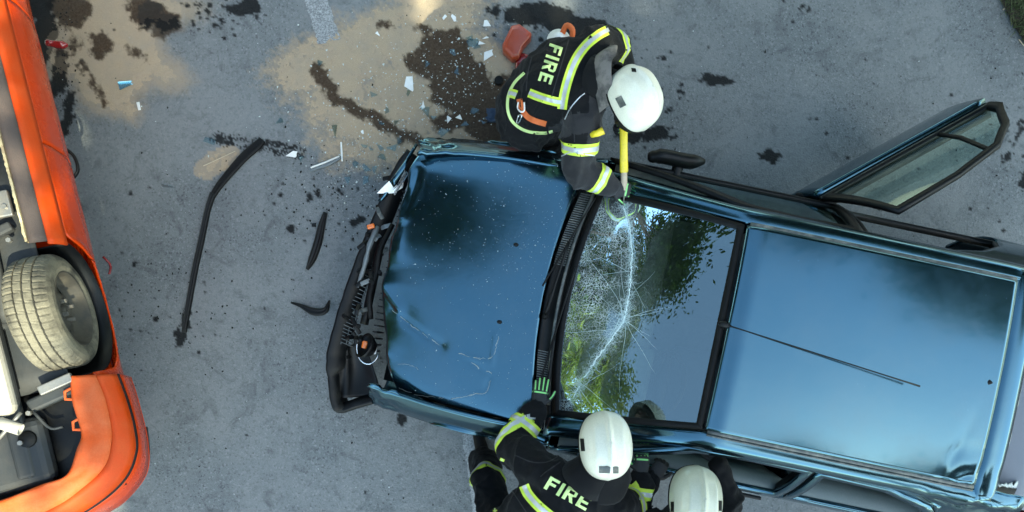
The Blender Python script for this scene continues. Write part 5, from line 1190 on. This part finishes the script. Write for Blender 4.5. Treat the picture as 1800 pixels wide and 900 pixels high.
def firefighter(label, J, back, folds=1.0, seed=0.0, greyfn=None):
    foot = (Vector(J['footL']) + Vector(J['footR']))/2; foot.z = 0
    root = empty('person', foot); tag(root, label, 'person')
    bm = bmesh.new(); lo = lambda k: Vector(J[k]) - foot; bk = Vector(back)
    sp = smooth_path([lo('hem'), lo('pelvis'), lo('chest'), lo('neck')], 12); wd = [0.235, 0.228, 0.220, 0.212, 0.210, 0.216, 0.226, 0.232, 0.222, 0.175, 0.115, 0.080]; dp_ = [0.185, 0.180, 0.170, 0.160, 0.155, 0.160, 0.166, 0.162, 0.146, 0.120, 0.095, 0.080]
    k = J.get('fat', 1.0); bm_tube(bm, sp, [(a*k, b_*k) for a, b_ in zip(wd, dp_)], 28, bk)
    lat = (lo('shR') - lo('shL'))
    bm_tube(bm, [lo('shL') - lat*0.02, lo('chest').lerp(lo('neck'), 0.55), lo('shR') + lat*0.02], [0.105, (0.13, 0.12), 0.105], 18)
    for s in 'LR':
        sh, el, ha = lo('sh'+s), lo('el'+s), lo('ha'+s); ar = smooth_path([sh, sh.lerp(el, 0.55) + (sh - lo('chest')).normalized()*0.012, el, el.lerp(ha, 0.55), ha], 14)
        bm_tube(bm, ar, [0.108, 0.107, 0.105, 0.103, 0.100, 0.097, 0.095, 0.093, 0.090, 0.086, 0.082, 0.077, 0.071, 0.066], 20)
        hp_, kn, ft = lo('hip'+s), lo('knee'+s), lo('foot'+s) + Vector((0, 0, 0.10))
        bm_tube(bm, smooth_path([hp_, hp_.lerp(kn, 0.5), kn, kn.lerp(ft, 0.5), ft], 12), [0.135, 0.13, 0.125, 0.12, 0.115, 0.11, 0.108, 0.106, 0.104, 0.102, 0.100, 0.098], 18)
    def fold(p):
        q_ = Vector((p.x*5.5 + seed, p.y*5.5, p.z*4)); r_ = 1 - abs(noise.noise(q_))*2.2; r2 = 1 - abs(noise.noise(q_*2.3 + Vector((3, 1, 4))))*2.0
        r3 = 1 - abs(noise.noise(q_*4.6 + Vector((9, 2, 7))))*2.0
        return folds*(0.021*max(r_, -0.3)**3 + 0.009*r2 + 0.0045*r3 - 0.011)
    body = remeshed('body', bm, [CLOTH, CLOTHG], root, 0.0125, 5, fold)
    if greyfn:
        for f in body.data.polygons:
            if greyfn(f.center + foot): f.material_index = 1
    bvh = BVHTree.FromPolygons([v.co + foot for v in body.data.vertices], [tuple(p.vertices) for p in body.data.polygons])
    for s in 'LR':                                         # boots
        ft = lo('foot'+s); fd = Vector(J.get('toe', (0, 1, 0))).normalized(); bm = bmesh.new()
        bm_tube(bm, [ft + Vector((0, 0, 0.17)), ft + Vector((0, 0, 0.10)), ft + Vector((0, 0, 0.055))], [0.075, 0.066, 0.062], 14); bm_tube(bm, [ft - fd*0.06 + Vector((0, 0, 0.045)), ft + fd*0.08 + Vector((0, 0, 0.05)), ft + fd*0.17 + Vector((0, 0, 0.04))], [(0.045, 0.045), (0.05, 0.045), (0.04, 0.034)], 14, (0, 0, 1))
        remeshed('boot', bm, RUBBER, root, 0.009, 4)
    # collar
    bm = bmesh.new(); n_ = lo('neck'); ax = (n_ - lo('chest')).normalized(); s1 = ax.orthogonal().normalized(); s2 = ax.cross(s1)
    rows = [[n_ + ax*z + (s1*math.cos(a) + s2*math.sin(a))*(r_ + 0.008*noise.noise(Vector((math.cos(a)*2, math.sin(a)*2, z*20 + seed)))) for a in np.linspace(0, 2*math.pi, 33)] for z, r_ in ((-0.05, 0.135), (0.0, 0.118), (0.05, 0.104), (0.075, 0.100))]
    bm.free(); grid('collar', rows, CLOTH, root, 0.012)
    return root, body, bvh
def flap(root, pts_rows, m, name='neck_flap', th=0.006):
    rows = [[Vector(p) - root.location for p in r_] for r_ in pts_rows]; big = []
    cols_ = [smooth_path(r_, 14) for r_ in rows]; nr = 14
    for k in range(nr):
        big.append([])
    for j in range(14):
        c_ = smooth_path([r_[j] for r_ in cols_], nr)
        for k in range(nr): big[k].append(c_[k] + Vector((0, 0, 0.008*noise.noise(c_[k]*14))))
    return grid(name, big, m, root, th, 0)

# --- firefighter bending over the wing with a glass tool
A = dict(hem=(0.075, 1.365, 0.88), pelvis=(0.115, 1.385, 1.03), chest=(0.30, 1.43, 1.27), neck=(0.485, 1.37, 1.40), shL=(0.455, 1.60, 1.31), elL=(0.60, 1.63, 1.10), haL=(0.635, 1.30, 1.14), shR=(0.375, 1.225, 1.33), elR=(0.365, 0.965, 1.19), haR=(0.560, 0.880, 1.115),
         hipL=(0.10, 1.46, 0.86), kneeL=(0.22, 1.54, 0.48), footL=(0.13, 1.60, 0.0), hipR=(0.13, 1.34, 0.86), kneeR=(0.28, 1.40, 0.48), footR=(0.24, 1.375, 0.0), toe=(1, -0.15, 0))
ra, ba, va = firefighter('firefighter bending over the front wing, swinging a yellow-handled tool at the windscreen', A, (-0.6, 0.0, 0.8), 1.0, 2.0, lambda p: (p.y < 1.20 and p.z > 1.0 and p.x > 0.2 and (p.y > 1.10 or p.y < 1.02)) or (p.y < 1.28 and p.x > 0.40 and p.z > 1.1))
band_on(ra, va, [(930, 163), (950, 171), (975, 178), (988, 180)], 8.0); band_on(ra, va, [(988, 192), (992, 165), (1000, 135), (1012, 105), (1030, 80), (1052, 62), (1070, 52)], 8.5)
band_on(ra, va, [(922, 128), (905, 145), (894, 168), (893, 195), (903, 216), (925, 230), (955, 234), (975, 230)], 2.6, YELP, None, name='hem_piping')
band_on(ra, va, [(894, 163), (903, 165), (908, 167)], 8, name='reflective_band')
band_ring(ra, va, A['shR'], A['elR'], 0.58, 0.062); band_ring(ra, va, A['elR'], A['haR'], 0.62, 0.060); band_ring(ra, va, A['shL'], A['elL'], 0.55, 0.062); band_ring(ra, va, A['elL'], A['haL'], 0.6, 0.058)
band_on(ra, va, [(993, 210), (1003, 190), (1018, 172), (1028, 164)], 0.9, SILV, None, name='seam_piping'); band_on(ra, va, [(984, 276), (1003, 268), (1022, 270), (1046, 274)], 1.0, SILV, None, name='seam_piping')
for pp in ([(935, 100), (928, 130), (925, 160)], [(1000, 185), (1008, 215), (1010, 250)], [(1000, 70), (985, 120), (970, 170)], [(1025, 290), (1030, 310), (1040, 325)]): band_on(ra, va, pp, 1.0, CLOTHG, None, name='seam', zmin=0.9)
print_on(ra, va, 'FIRE', (967, 76), (-7.2, 22.0), (23.0, 8.0), 0.20)
bs = band_on(ra, va, [(913, 174), (917, 190), (926, 204), (940, 212), (960, 218)], 5, ORSTRAP, None, name='belt_strap')
pth = [camcast(va, *p, 0.012) for p in ((912, 180), (911, 190), (916, 196), (922, 194), (922, 180))]
if all(pth): tube('belt_ring', [p - ra.location for p in smooth_path(pth, 16)], 0.0045, WHITEP, ra, 8)
pth = [camcast(va, *p, 0.014) for p in ((913, 202), (909, 214), (913, 215), (918, 203), (913, 202))]
if all(pth): tube('carabiner', [p - ra.location for p in smooth_path(pth, 16)], 0.004, ALU, ra, 8)
MA = helmet(ra, (0.628, 1.245, 1.50), (0.30, -0.78, -0.30), (0.42, 0.12, 0.88), HELM, [('label_plate', (1091, 179), (9, 17), (10, -5)), ('helmet_clip', (1114, 123), (8, 1), (1, 6))], 1.0)
flap(ra, [[(0.53, 1.46, 1.53), (0.50, 1.40, 1.565), (0.505, 1.30, 1.56), (0.525, 1.22, 1.53)], [(0.545, 1.53, 1.46), (0.47, 1.47, 1.525), (0.455, 1.35, 1.53), (0.49, 1.21, 1.48)], [(0.52, 1.56, 1.40), (0.43, 1.47, 1.46), (0.42, 1.36, 1.475), (0.46, 1.20, 1.42)]], FLAPG)
glove(ra, Vector(A['haR']) + Vector((0.012, -0.004, -0.004)), (0.92, -0.12, -0.12), (0.1, -0.25, 0.95), 1, 0.75); glove(ra, Vector(A['haL']) + Vector((-0.002, -0.01, 0.0)), (0.0, -0.95, 0.05), (0.75, 0.0, 0.6), -1, 0.8)
cl = camcast(va, 1040, 240, 0.02); cl = (cl if cl is not None else Vector((0.45, 1.12, 1.2))); cl = Vector((cl.x + 0.03, cl.y + 0.02, cl.z))
tube('chest_torch', [p - ra.location for p in (cl + Vector((-0.03, 0.0, -0.02)), cl + Vector((0.0, 0.0, 0.0)), cl + Vector((0.03, 0.012, 0.01)))], [0.018, 0.018, 0.021], YTOOL, ra, 16)
# glass tool in his hands
tl0, tl1 = Vector((0.618, 1.24, 1.215)), Vector((0.640, 0.842, 1.105)); dr_ = (tl1 - tl0).normalized()
gt = empty('glass_cutter', (0.63, 1.0, 0)); tag(gt, 'yellow-handled glass cutting tool held against the broken windscreen', 'rescue tool')
def gl(p): return p - gt.location
bm = bmesh.new(); bm_tube(bm, [gl(tl0), gl(tl0.lerp(tl1, 0.4)), gl(tl0.lerp(tl1, 0.70))], [(0.023, 0.015), (0.022, 0.014), (0.024, 0.015)], 14, (0, 0, 1)); bmobj('handle', bm, YTOOL, gt)
bm = bmesh.new(); bm_tube(bm, [gl(tl0.lerp(tl1, 0.68)), gl(tl0.lerp(tl1, 0.95))], [(0.018, 0.012), (0.019, 0.012)], 12, (0, 0, 1)); bmobj('shaft', bm, WOOD, gt)
bm = bmesh.new(); bm_tube(bm, [gl(tl1 - dr_*0.02), gl(tl1 + dr_*0.06 + Vector((0, 0, -0.03)))], [(0.022, 0.004), (0.008, 0.003)], 8, (1, 0, 0)); bmobj('blade', bm, STEEL, gt)

# --- firefighter leaning over the bonnet from the near side
B = dict(hem=(-0.06, -1.28, 0.86), pelvis=(0.0, -1.17, 1.03), chest=(0.23, -0.93, 1.30), neck=(0.40, -0.70, 1.42), shL=(0.125, -0.690, 1.33), elL=(0.005, -0.590, 1.12), haL=(0.150, -0.395, 1.055), shR=(0.545, -0.90, 1.33), elR=(0.70, -0.93, 1.12), haR=(0.735, -0.770, 1.13),
         hipL=(-0.04, -1.22, 0.86), kneeL=(-0.16, -0.93, 0.50), footL=(-0.20, -0.84, 0.0), hipR=(0.22, -1.34, 0.86), kneeR=(0.36, -1.22, 0.48), footR=(0.40, -1.36, 0.0), toe=(-0.3, 1, 0))
rb_, bb_, vb_ = firefighter('firefighter with FIRE on his back, spreading a gloved hand below the windscreen', B, (-0.25, -0.5, 0.8), 1.0, 9.0)
band_ring(rb_, vb_, B['shL'], B['elL'], 0.98, 0.060, tilt=0.02); band_ring(rb_, vb_, B['elL'], B['haL'], 0.52, 0.062)
band_on(rb_, vb_, [(921, 853), (928, 868), (945, 888), (965, 905), (990, 925)], 9.0)
band_on(rb_, vb_, [(884, 806), (872, 835), (868, 868), (871, 905)], 4.0, YEL, YELP, 0.3, zmin=0.85); band_ring(rb_, vb_, B['kneeL'], B['footL'], 0.05, 0.075); band_ring(rb_, vb_, B['kneeR'], B['footR'], 0.5, 0.07)
band_ring(rb_, vb_, B['shR'], B['elR'], 0.6, 0.06); band_ring(rb_, vb_, B['elR'], B['haR'], 0.55, 0.06)
for pp in ([(905, 800), (935, 812), (962, 812), (985, 800)], [(985, 800), (1000, 822), (1010, 838)], [(950, 838), (962, 828), (985, 812)], [(890, 850), (905, 870), (925, 900)]): band_on(rb_, vb_, pp, 1.0, CLOTHG, None, name='seam', zmin=0.9)
print_on(rb_, vb_, 'FIRE', (955, 858), (26.0, 14.0), (13.0, -21.0), 0.16)
helmet(rb_, (0.470, -0.520, 1.585), (-0.05, 0.86, -0.35), (0.02, 0.20, 0.97), HELM, [('label_plate', (1070, 826), (34, 1), (0, 11)), ('side_clip', (1024, 782), (2, 22), (6, 0)), ('side_clip', (1113, 780), (-2, 22), (5, 0))])
flap(rb_, [[(0.37, -0.60, 1.50), (0.43, -0.67, 1.51), (0.52, -0.67, 1.51), (0.58, -0.60, 1.49)], [(0.31, -0.68, 1.47), (0.41, -0.76, 1.49), (0.54, -0.76, 1.48), (0.61, -0.66, 1.44)], [(0.275, -0.72, 1.435), (0.39, -0.83, 1.465), (0.55, -0.84, 1.45), (0.63, -0.73, 1.40)]], CLOTH)
glove(rb_, Vector(B['haL']) + Vector((0.003, 0.022, -0.002)), (0.14, 0.95, -0.12), (0.0, 0.12, 0.98), 1, 0.13, 0.25); glove(rb_, Vector(B['haR']) + Vector((0, 0.02, 0)), (0.05, 0.9, -0.2), (0.2, 0.1, 0.95), -1, 0.5)

# --- firefighter crouched at the front door
Cc = dict(hem=(0.70, -1.62, 0.82), pelvis=(0.74, -1.50, 0.96), chest=(0.85, -1.18, 1.20), neck=(0.92, -0.98, 1.30), shL=(0.66, -1.02, 1.22), elL=(0.66, -0.98, 1.02), haL=(0.80, -0.80, 1.05), shR=(1.10, -1.03, 1.22), elR=(1.22, -0.92, 1.10), haR=(1.18, -0.72, 1.10),
          hipL=(0.66, -1.50, 0.82), kneeL=(0.66, -1.30, 0.45), footL=(0.62, -1.48, 0.0), hipR=(0.86, -1.52, 0.82), kneeR=(0.98, -1.30, 0.45), footR=(0.98, -1.50, 0.0), toe=(0.1, 1, 0))
rc, bc_, vc = firefighter('crouching firefighter in plain black reaching through the front door window', Cc, (-0.1, -0.5, 0.85), 1.0, 15.0)
helmet(rc, (0.950, -0.815, 1.475), (0.06, 0.86, -0.40), (0.03, 0.22, 0.95), HELM2, [('side_clip', (1182, 894), (0, 24), (5, 0)), ('side_clip', (1266, 892), (0, 24), (5, 0))])
flap(rc, [[(0.85, -0.90, 1.40), (0.91, -0.97, 1.41), (1.0, -0.97, 1.41), (1.06, -0.90, 1.40)], [(0.80, -0.96, 1.36), (0.89, -1.05, 1.37), (1.02, -1.05, 1.37), (1.10, -0.95, 1.36)], [(0.77, -1.0, 1.31), (0.88, -1.12, 1.33), (1.03, -1.12, 1.33), (1.12, -1.0, 1.31)]], CLOTH)
glove(rc, Vector(Cc['haL']) + Vector((0.01, 0.01, 0)), (0.6, 0.75, -0.1), (0, 0, 1), 1, 0.5, stripes=False); glove(rc, Vector(Cc['haR']) + Vector((0, 0.02, 0)), (-0.15, 0.95, -0.1), (0, 0, 1), -1, 0.4, stripes=False)
band_ring(rc, vc, Cc['elL'], Cc['haL'], 0.3, 0.04)
# ---------------------------------------------------------------- wreckage on the road
def g3(x, y, z=0.0): a, b_ = G2(x, y); return Vector((a, b_, z))
def strap(name, pts, hw, th, m, label, cat, group=None, n=40, lift=0.0):
    """flat-topped bent strip lying on the road; hw = list of half widths in m"""
    base_ = g3(*pts[len(pts)//2]); path = smooth_path([g3(*p) for p in pts], n); rows = []
    for i, p in enumerate(path):
        t = (path[min(i+1, n-1)] - path[max(i-1, 0)]).normalized(); s = Vector((-t.y, t.x, 0)); w_ = interp(i/(n-1), np.linspace(0, 1, len(hw)), hw); z = 0.004 + lift*math.sin(math.pi*i/(n-1)); p = p - base_
        rows.append([p - s*w_ + Vector((0, 0, z)), p - s*w_*0.9 + Vector((0, 0, z + th*0.8)), p - s*w_*0.4 + Vector((0, 0, z + th)), p + s*w_*0.1 + Vector((0, 0, z + th*0.72)), p + s*w_*0.5 + Vector((0, 0, z + th)), p + s*w_*0.95 + Vector((0, 0, z + th*0.7)), p + s*w_ + Vector((0, 0, z))])
    bm = bmesh.new(); vr_ = [[bm.verts.new(p) for p in r_] for r_ in rows]
    for a, b_ in zip(vr_, vr_[1:]):
        for k in range(7): bm.faces.new((a[k], a[(k+1) % 7], b_[(k+1) % 7], b_[k]))
    bm.faces.new(vr_[0]); bm.faces.new(vr_[-1][::-1]); o = bmobj(name, bm, m); o.location = base_; bevel(o, 0.001, 1); return tag(o, label, cat, group)
bar = empty('torn_trim', g3(372, 345)); tag(bar, 'long black trim strip bent at an angle, lying between the two cars', 'car trim')
o = strap('shaft', [(376, 340), (366, 372), (356, 420), (345, 470), (334, 530), (325, 584)], [0.022, 0.020, 0.021, 0.021, 0.020, 0.016], 0.026, BLACK, '', '')
for k in ('label', 'category'):
    if k in o: del o[k]
o.location = o.location - bar.location; o.parent = bar
o = strap('flat_end', [(462, 246), (452, 258), (430, 278), (405, 306), (385, 330), (372, 350)], [0.026, 0.034, 0.034, 0.030, 0.026, 0.020], 0.018, RUBBER, '', '', lift=0.012)
for k in ('label', 'category'):
    if k in o: del o[k]
o.location = o.location - bar.location; o.parent = bar
strap('bumper_fragment', [(573, 374), (566, 398), (560, 425), (550, 455), (541, 474)], [0.014, 0.026, 0.030, 0.028, 0.010], 0.028, BLACK, 'short black bumper fragment with a side tab', 'car part', n=16)
strap('bumper_tab', [(556, 396), (549, 396)], [0.016, 0.012], 0.016, BLACK, 'small black tab beside the short bumper fragment', 'car part', n=6)
strap('grille_fragment', [(513, 532), (530, 538), (552, 548), (572, 546), (580, 528)], [0.008, 0.014, 0.030, 0.024, 0.004], 0.024, BLACK, 'curved black plastic splinter lying before the torn bumper', 'car part', n=18)
strap('lamp_trim', [(545, 300), (560, 293), (578, 287), (600, 277)], [0.016, 0.022, 0.022, 0.012], 0.018, GREYPL, 'pale grey lamp surround lying beside the tyre print', 'car part', n=14)
strap('lamp_trim_edge', [(548, 296), (570, 288), (598, 276)], [0.005, 0.005, 0.004], 0.030, WHITEP, 'white edge strip lying along the grey lamp surround', 'car part', n=10)
strap('thin_stick', [(600, 250), (601, 268), (602, 284)], [0.006, 0.007, 0.005], 0.008, WHITEP, 'thin white stick standing next to the grey lamp surround', 'debris', n=6)
strap('straw_stalk', [(358, 292), (380, 282), (414, 266)], [0.003, 0.003, 0.002], 0.005, WOOD, 'pale straw stalk on a small pale patch', 'stalk', n=8)
strap('white_slip', [(243, 180), (246, 194)], [0.012, 0.010], 0.004, WHITEP, 'narrow white slip below the sand tongue', 'debris', n=6)
strap('grass_stalk', [(1762, 18), (1775, 8), (1790, -4)], [0.005, 0.006, 0.005], 0.006, WOOD, 'dry pale stalk lying on the dark verge', 'stalk', n=6)
strap('grass_stalk', [(1790, 70), (1800, 82)], [0.004, 0.003], 0.005, WOOD, 'short dry stalk at the asphalt edge of the verge', 'stalk', n=6)
# red lamp housing with its broken lower half, canister beyond the firefighter
rb2 = empty('rear_light', g3(908, 82)); tag(rb2, 'red light housing lying behind the bending firefighter', 'car light')
def loc_(x, y, z): return g3(x, y, z) - rb2.location
bm = bmesh.new(); lo_ = [(899, 53), (913, 50), (934, 66), (933, 74), (918, 92), (912, 110), (900, 112), (884, 96), (883, 86)]
bot = [bm.verts.new(loc_(x, y, 0.005)) for x, y in lo_]; md = [bm.verts.new(loc_(x, y, 0.07)) for x, y in lo_]; c_ = Vector((908, 81)); tp_ = [bm.verts.new(loc_(lerp(x, c_.x, 0.10), lerp(y, c_.y, 0.10), 0.095)) for x, y in lo_]; ins = [bm.verts.new(loc_(lerp(x, c_.x, 0.28), lerp(y, c_.y, 0.28), 0.082)) for x, y in lo_]
for a, b_ in ((bot, md), (md, tp_), (tp_, ins)):
    for k in range(9): bm.faces.new((a[k], a[(k+1) % 9], b_[(k+1) % 9], b_[k]))
bm.faces.new(ins); bm.faces.new(bot[::-1]); o = bmobj('housing', bm, REDP, rb2); bevel(o, 0.006, 3, 20)
bm = bmesh.new(); bm_tube(bm, [loc_(921, 102, 0.03), loc_(917, 118, 0.04), loc_(912, 130, 0.03)], [(0.045, 0.025), (0.05, 0.03), (0.03, 0.02)], 12, (0, 0, 1)); bmobj('lens_stub', bm, DRED, rb2)
can = empty('canister', g3(984, 92)); tag(can, 'white canister with an orange handle beyond the bending firefighter', 'canister')
bm = bmesh.new(); bm_tube(bm, [Vector((-0.02, 0.01, 0.03)), Vector((-0.02, 0.01, 0.17)), Vector((-0.02, 0.01, 0.22))], [0.085, 0.085, 0.04], 24); bmobj('canister_body', bm, WHITEP, can)
tube('handle', smooth_path([Vector((0.0, 0.04, 0.20)), Vector((0.03, 0.08, 0.25)), Vector((0.07, 0.05, 0.25)), Vector((0.07, 0.0, 0.19))], 14), 0.020, ORSTRAP, can, 10)
bm = bmesh.new(); bm_tube(bm, [g3(877, 143, 0.004) - g3(877, 143), g3(877, 143, 0.03) - g3(877, 143)], [0.036, 0.032], 20, None, True, False); o = bmobj('bottle_cap', bm, RUBBER); o.location = g3(877, 143); bevel(o, 0.006); tag(o, 'round black cap lying on the wet brown sand', 'cap')
v = []; f = []
for i in range(14):
    for j in range(12): v.append(Vector(((i/13 - 0.5)*0.17, (j/11 - 0.5)*0.10, 0.012 + 0.028*abs(noise.noise(Vector((i*0.35, j*0.4, 2))))*2)) + Vector((0.02*noise.noise(Vector((j*0.4, 1, i*0.1))), 0.02*noise.noise(Vector((i*0.4, 7, 0))), 0)))
for i in range(13):
    for j in range(11): f.append((i*12+j, (i+1)*12+j, (i+1)*12+j+1, i*12+j+1))
o = mesh('blue_rag', v, f, worn('blue_cloth', (0.04, 0.07, 0.12), 0.9, 0, 0, (0.1, 0.12, 0.15), 0.5)); solid(o, 0.004); o.location = g3(876, 205); tag(o, 'crumpled blue rag on the ground by the bending firefighter', 'rag')
# shards: each a thin, slightly tilted, irregular plate
def shard(x, y, r, kind, label, group):
    n = random.choice((3, 4, 4, 5, 6)); an = sorted(random.uniform(0, 6.283) for _ in range(n))
    while max((an[(k+1) % n] - an[k]) % 6.283 for k in range(n)) > 3.0: an = sorted(random.uniform(0, 6.283) for _ in range(n))
    st_ = random.uniform(0.5, 1.0); ro = random.uniform(0, 3.14); tl = Vector((random.gauss(0, 0.12), random.gauss(0, 0.12)))
    pt = []
    for a in an:
        rr = r*random.uniform(0.7, 1.15)/240; p = Vector((math.cos(a)*rr, math.sin(a)*rr*st_)); p.rotate(Matrix.Rotation(ro, 2)); pt.append(Vector((p.x, p.y, p.dot(tl))))
    zl = -min(p.z for p in pt) + 0.006; bm = bmesh.new(); lo2 = [bm.verts.new(p + Vector((0, 0, zl))) for p in pt]; hi2 = [bm.verts.new(p*0.97 + Vector((0, 0, zl + 0.004))) for p in pt]
    bm.faces.new(lo2[::-1]); bm.faces.new(hi2)
    for k in range(n): bm.faces.new((lo2[k], lo2[(k+1) % n], hi2[(k+1) % n], hi2[k]))
    o = bmobj('plastic_shard' if kind else 'glass_shard', bm, WHITEP if kind else SHARDG, None, False); o.location = g3(x, y, 0.004); return tag(o, label, 'shard', group)
WS = [(722, 148, 15), (856, 44, 9), (859, 99, 12), (848, 77, 9), (744, 186, 8), (787, 212, 8), (808, 209, 8), (782, 31, 6), (797, 33, 7), (638, 233, 5), (514, 273, 11), (742, 189, 7), (664, 62, 5), (852, 68, 8)]
GS = [(222, 151, 17), (747, 196, 17), (531, 279, 10), (781, 233, 12), (804, 124, 11), (833, 76, 13), (824, 70, 9), (838, 86, 9), (750, 112, 8), (797, 93, 8), (564, 110, 8), (656, 168, 9), (690, 258, 11), (668, 259, 8), (652, 262, 7), (640, 256, 8), (590, 231, 14), (492, 213, 8), (697, 216, 8), (671, 217, 8), (818, 221, 10), (295, 328, 13), (763, 206, 8), (646, 296, 10), (660, 300, 11), (625, 290, 9), (672, 278, 9), (720, 165, 7), (680, 195, 7), (370, 250, 11), (702, 250, 8), (834, 196, 8), (850, 215, 7), (612, 318, 8), (642, 318, 9)]
wl = 'white plastic shard of a smashed lamp on the road'; gl_ = 'clear flat glass shard lying on the road'
def where(x, y):
    s_, w_, o_ = fields(np.array([float(x)]), np.array([float(y)]))
    return 'the wet brown stain' if w_[0] > 0 else ('dry tan sand' if s_[0] > 0 else 'bare asphalt')
for k, (x, y, r_) in enumerate(WS):
    wh_ = where(x, y); shard(x, y, r_, 1, ('%s white lamp shard lying on %s' % ('small' if r_ < 8 else 'broad', wh_)) if k else 'largest white plastic shard, lying alone on dry sand', None if k == 0 else 'white lamp shards on ' + wh_)
for k, (x, y, r_) in enumerate(GS):
    wh_ = where(x, y); shard(x, y, r_, 0, ('%s clear glass shard lying on %s' % ('small' if r_ < 9 else 'broad', wh_)) if k else 'large clear shard lying alone below the small sand patch', None if k == 0 else 'glass shards on ' + wh_)
v = []; f = []
for _ in range(1500):
    k = random.random()
    if k < 0.5: x, y = random.gauss(690, 90), random.gauss(200, 80)
    elif k < 0.72: x, y = random.gauss(810, 50), random.gauss(110, 60)
    elif k < 0.85: x, y = random.gauss(640, 40), random.gauss(300, 40)
    else: x, y = random.uniform(100, 1750), random.uniform(0, 900)
    s = random.choice((0.0025, 0.004, 0.006, 0.009 if k < 0.72 else 0.004))*random.uniform(0.6, 1.2); p = g3(x, y, 0.0045 if True else 0); i = len(v)
    for q_ in range(3): an = q_*2.1 + random.uniform(0, 1.5); v.append(p + Vector((math.cos(an)*s, math.sin(an)*s, 0)))
    v.append(p + Vector((random.gauss(0, s*0.3), random.gauss(0, s*0.3), s*0.7))); f += [(i, i+1, i+3), (i+1, i+2, i+3), (i+2, i, i+3), (i, i+2, i+1)]
o = mesh('road_glass_crumbs', v, f, CRUMB, None, False); o['kind'] = 'stuff'; o['label'] = 'fine broken glass and grit scattered over the road'; o['category'] = 'glass'
v = []; f = []
for _ in range(500):                                       # dark clods and chips
    k = random.random(); x, y = (random.gauss(560, 60), random.gauss(350, 50)) if k < 0.25 else ((random.gauss(330, 60), random.gauss(560, 60)) if k < 0.4 else ((random.gauss(110, 14), random.uniform(0, 240)) if k < 0.65 else (random.uniform(150, 1780), random.uniform(0, 890))))
    s = random.uniform(0.003, 0.010); p = g3(x, y, 0.004); i = len(v)
    for q_ in range(4): an = q_*1.57 + random.uniform(0, 1.0); v.append(p + Vector((math.cos(an)*s*random.uniform(.6, 1.3), math.sin(an)*s*random.uniform(.6, 1.3), 0)))
    v.append(p + Vector((0, 0, s*0.8))); f += [(i, i+1, i+4), (i+1, i+2, i+4), (i+2, i+3, i+4), (i+3, i, i+4), (i+3, i+2, i+1, i)]
o = mesh('dirt_clods', v, f, RUBBER, None, False); o['kind'] = 'stuff'; o['label'] = 'small dark clods and rubber chips scattered over the road'; o['category'] = 'dirt'
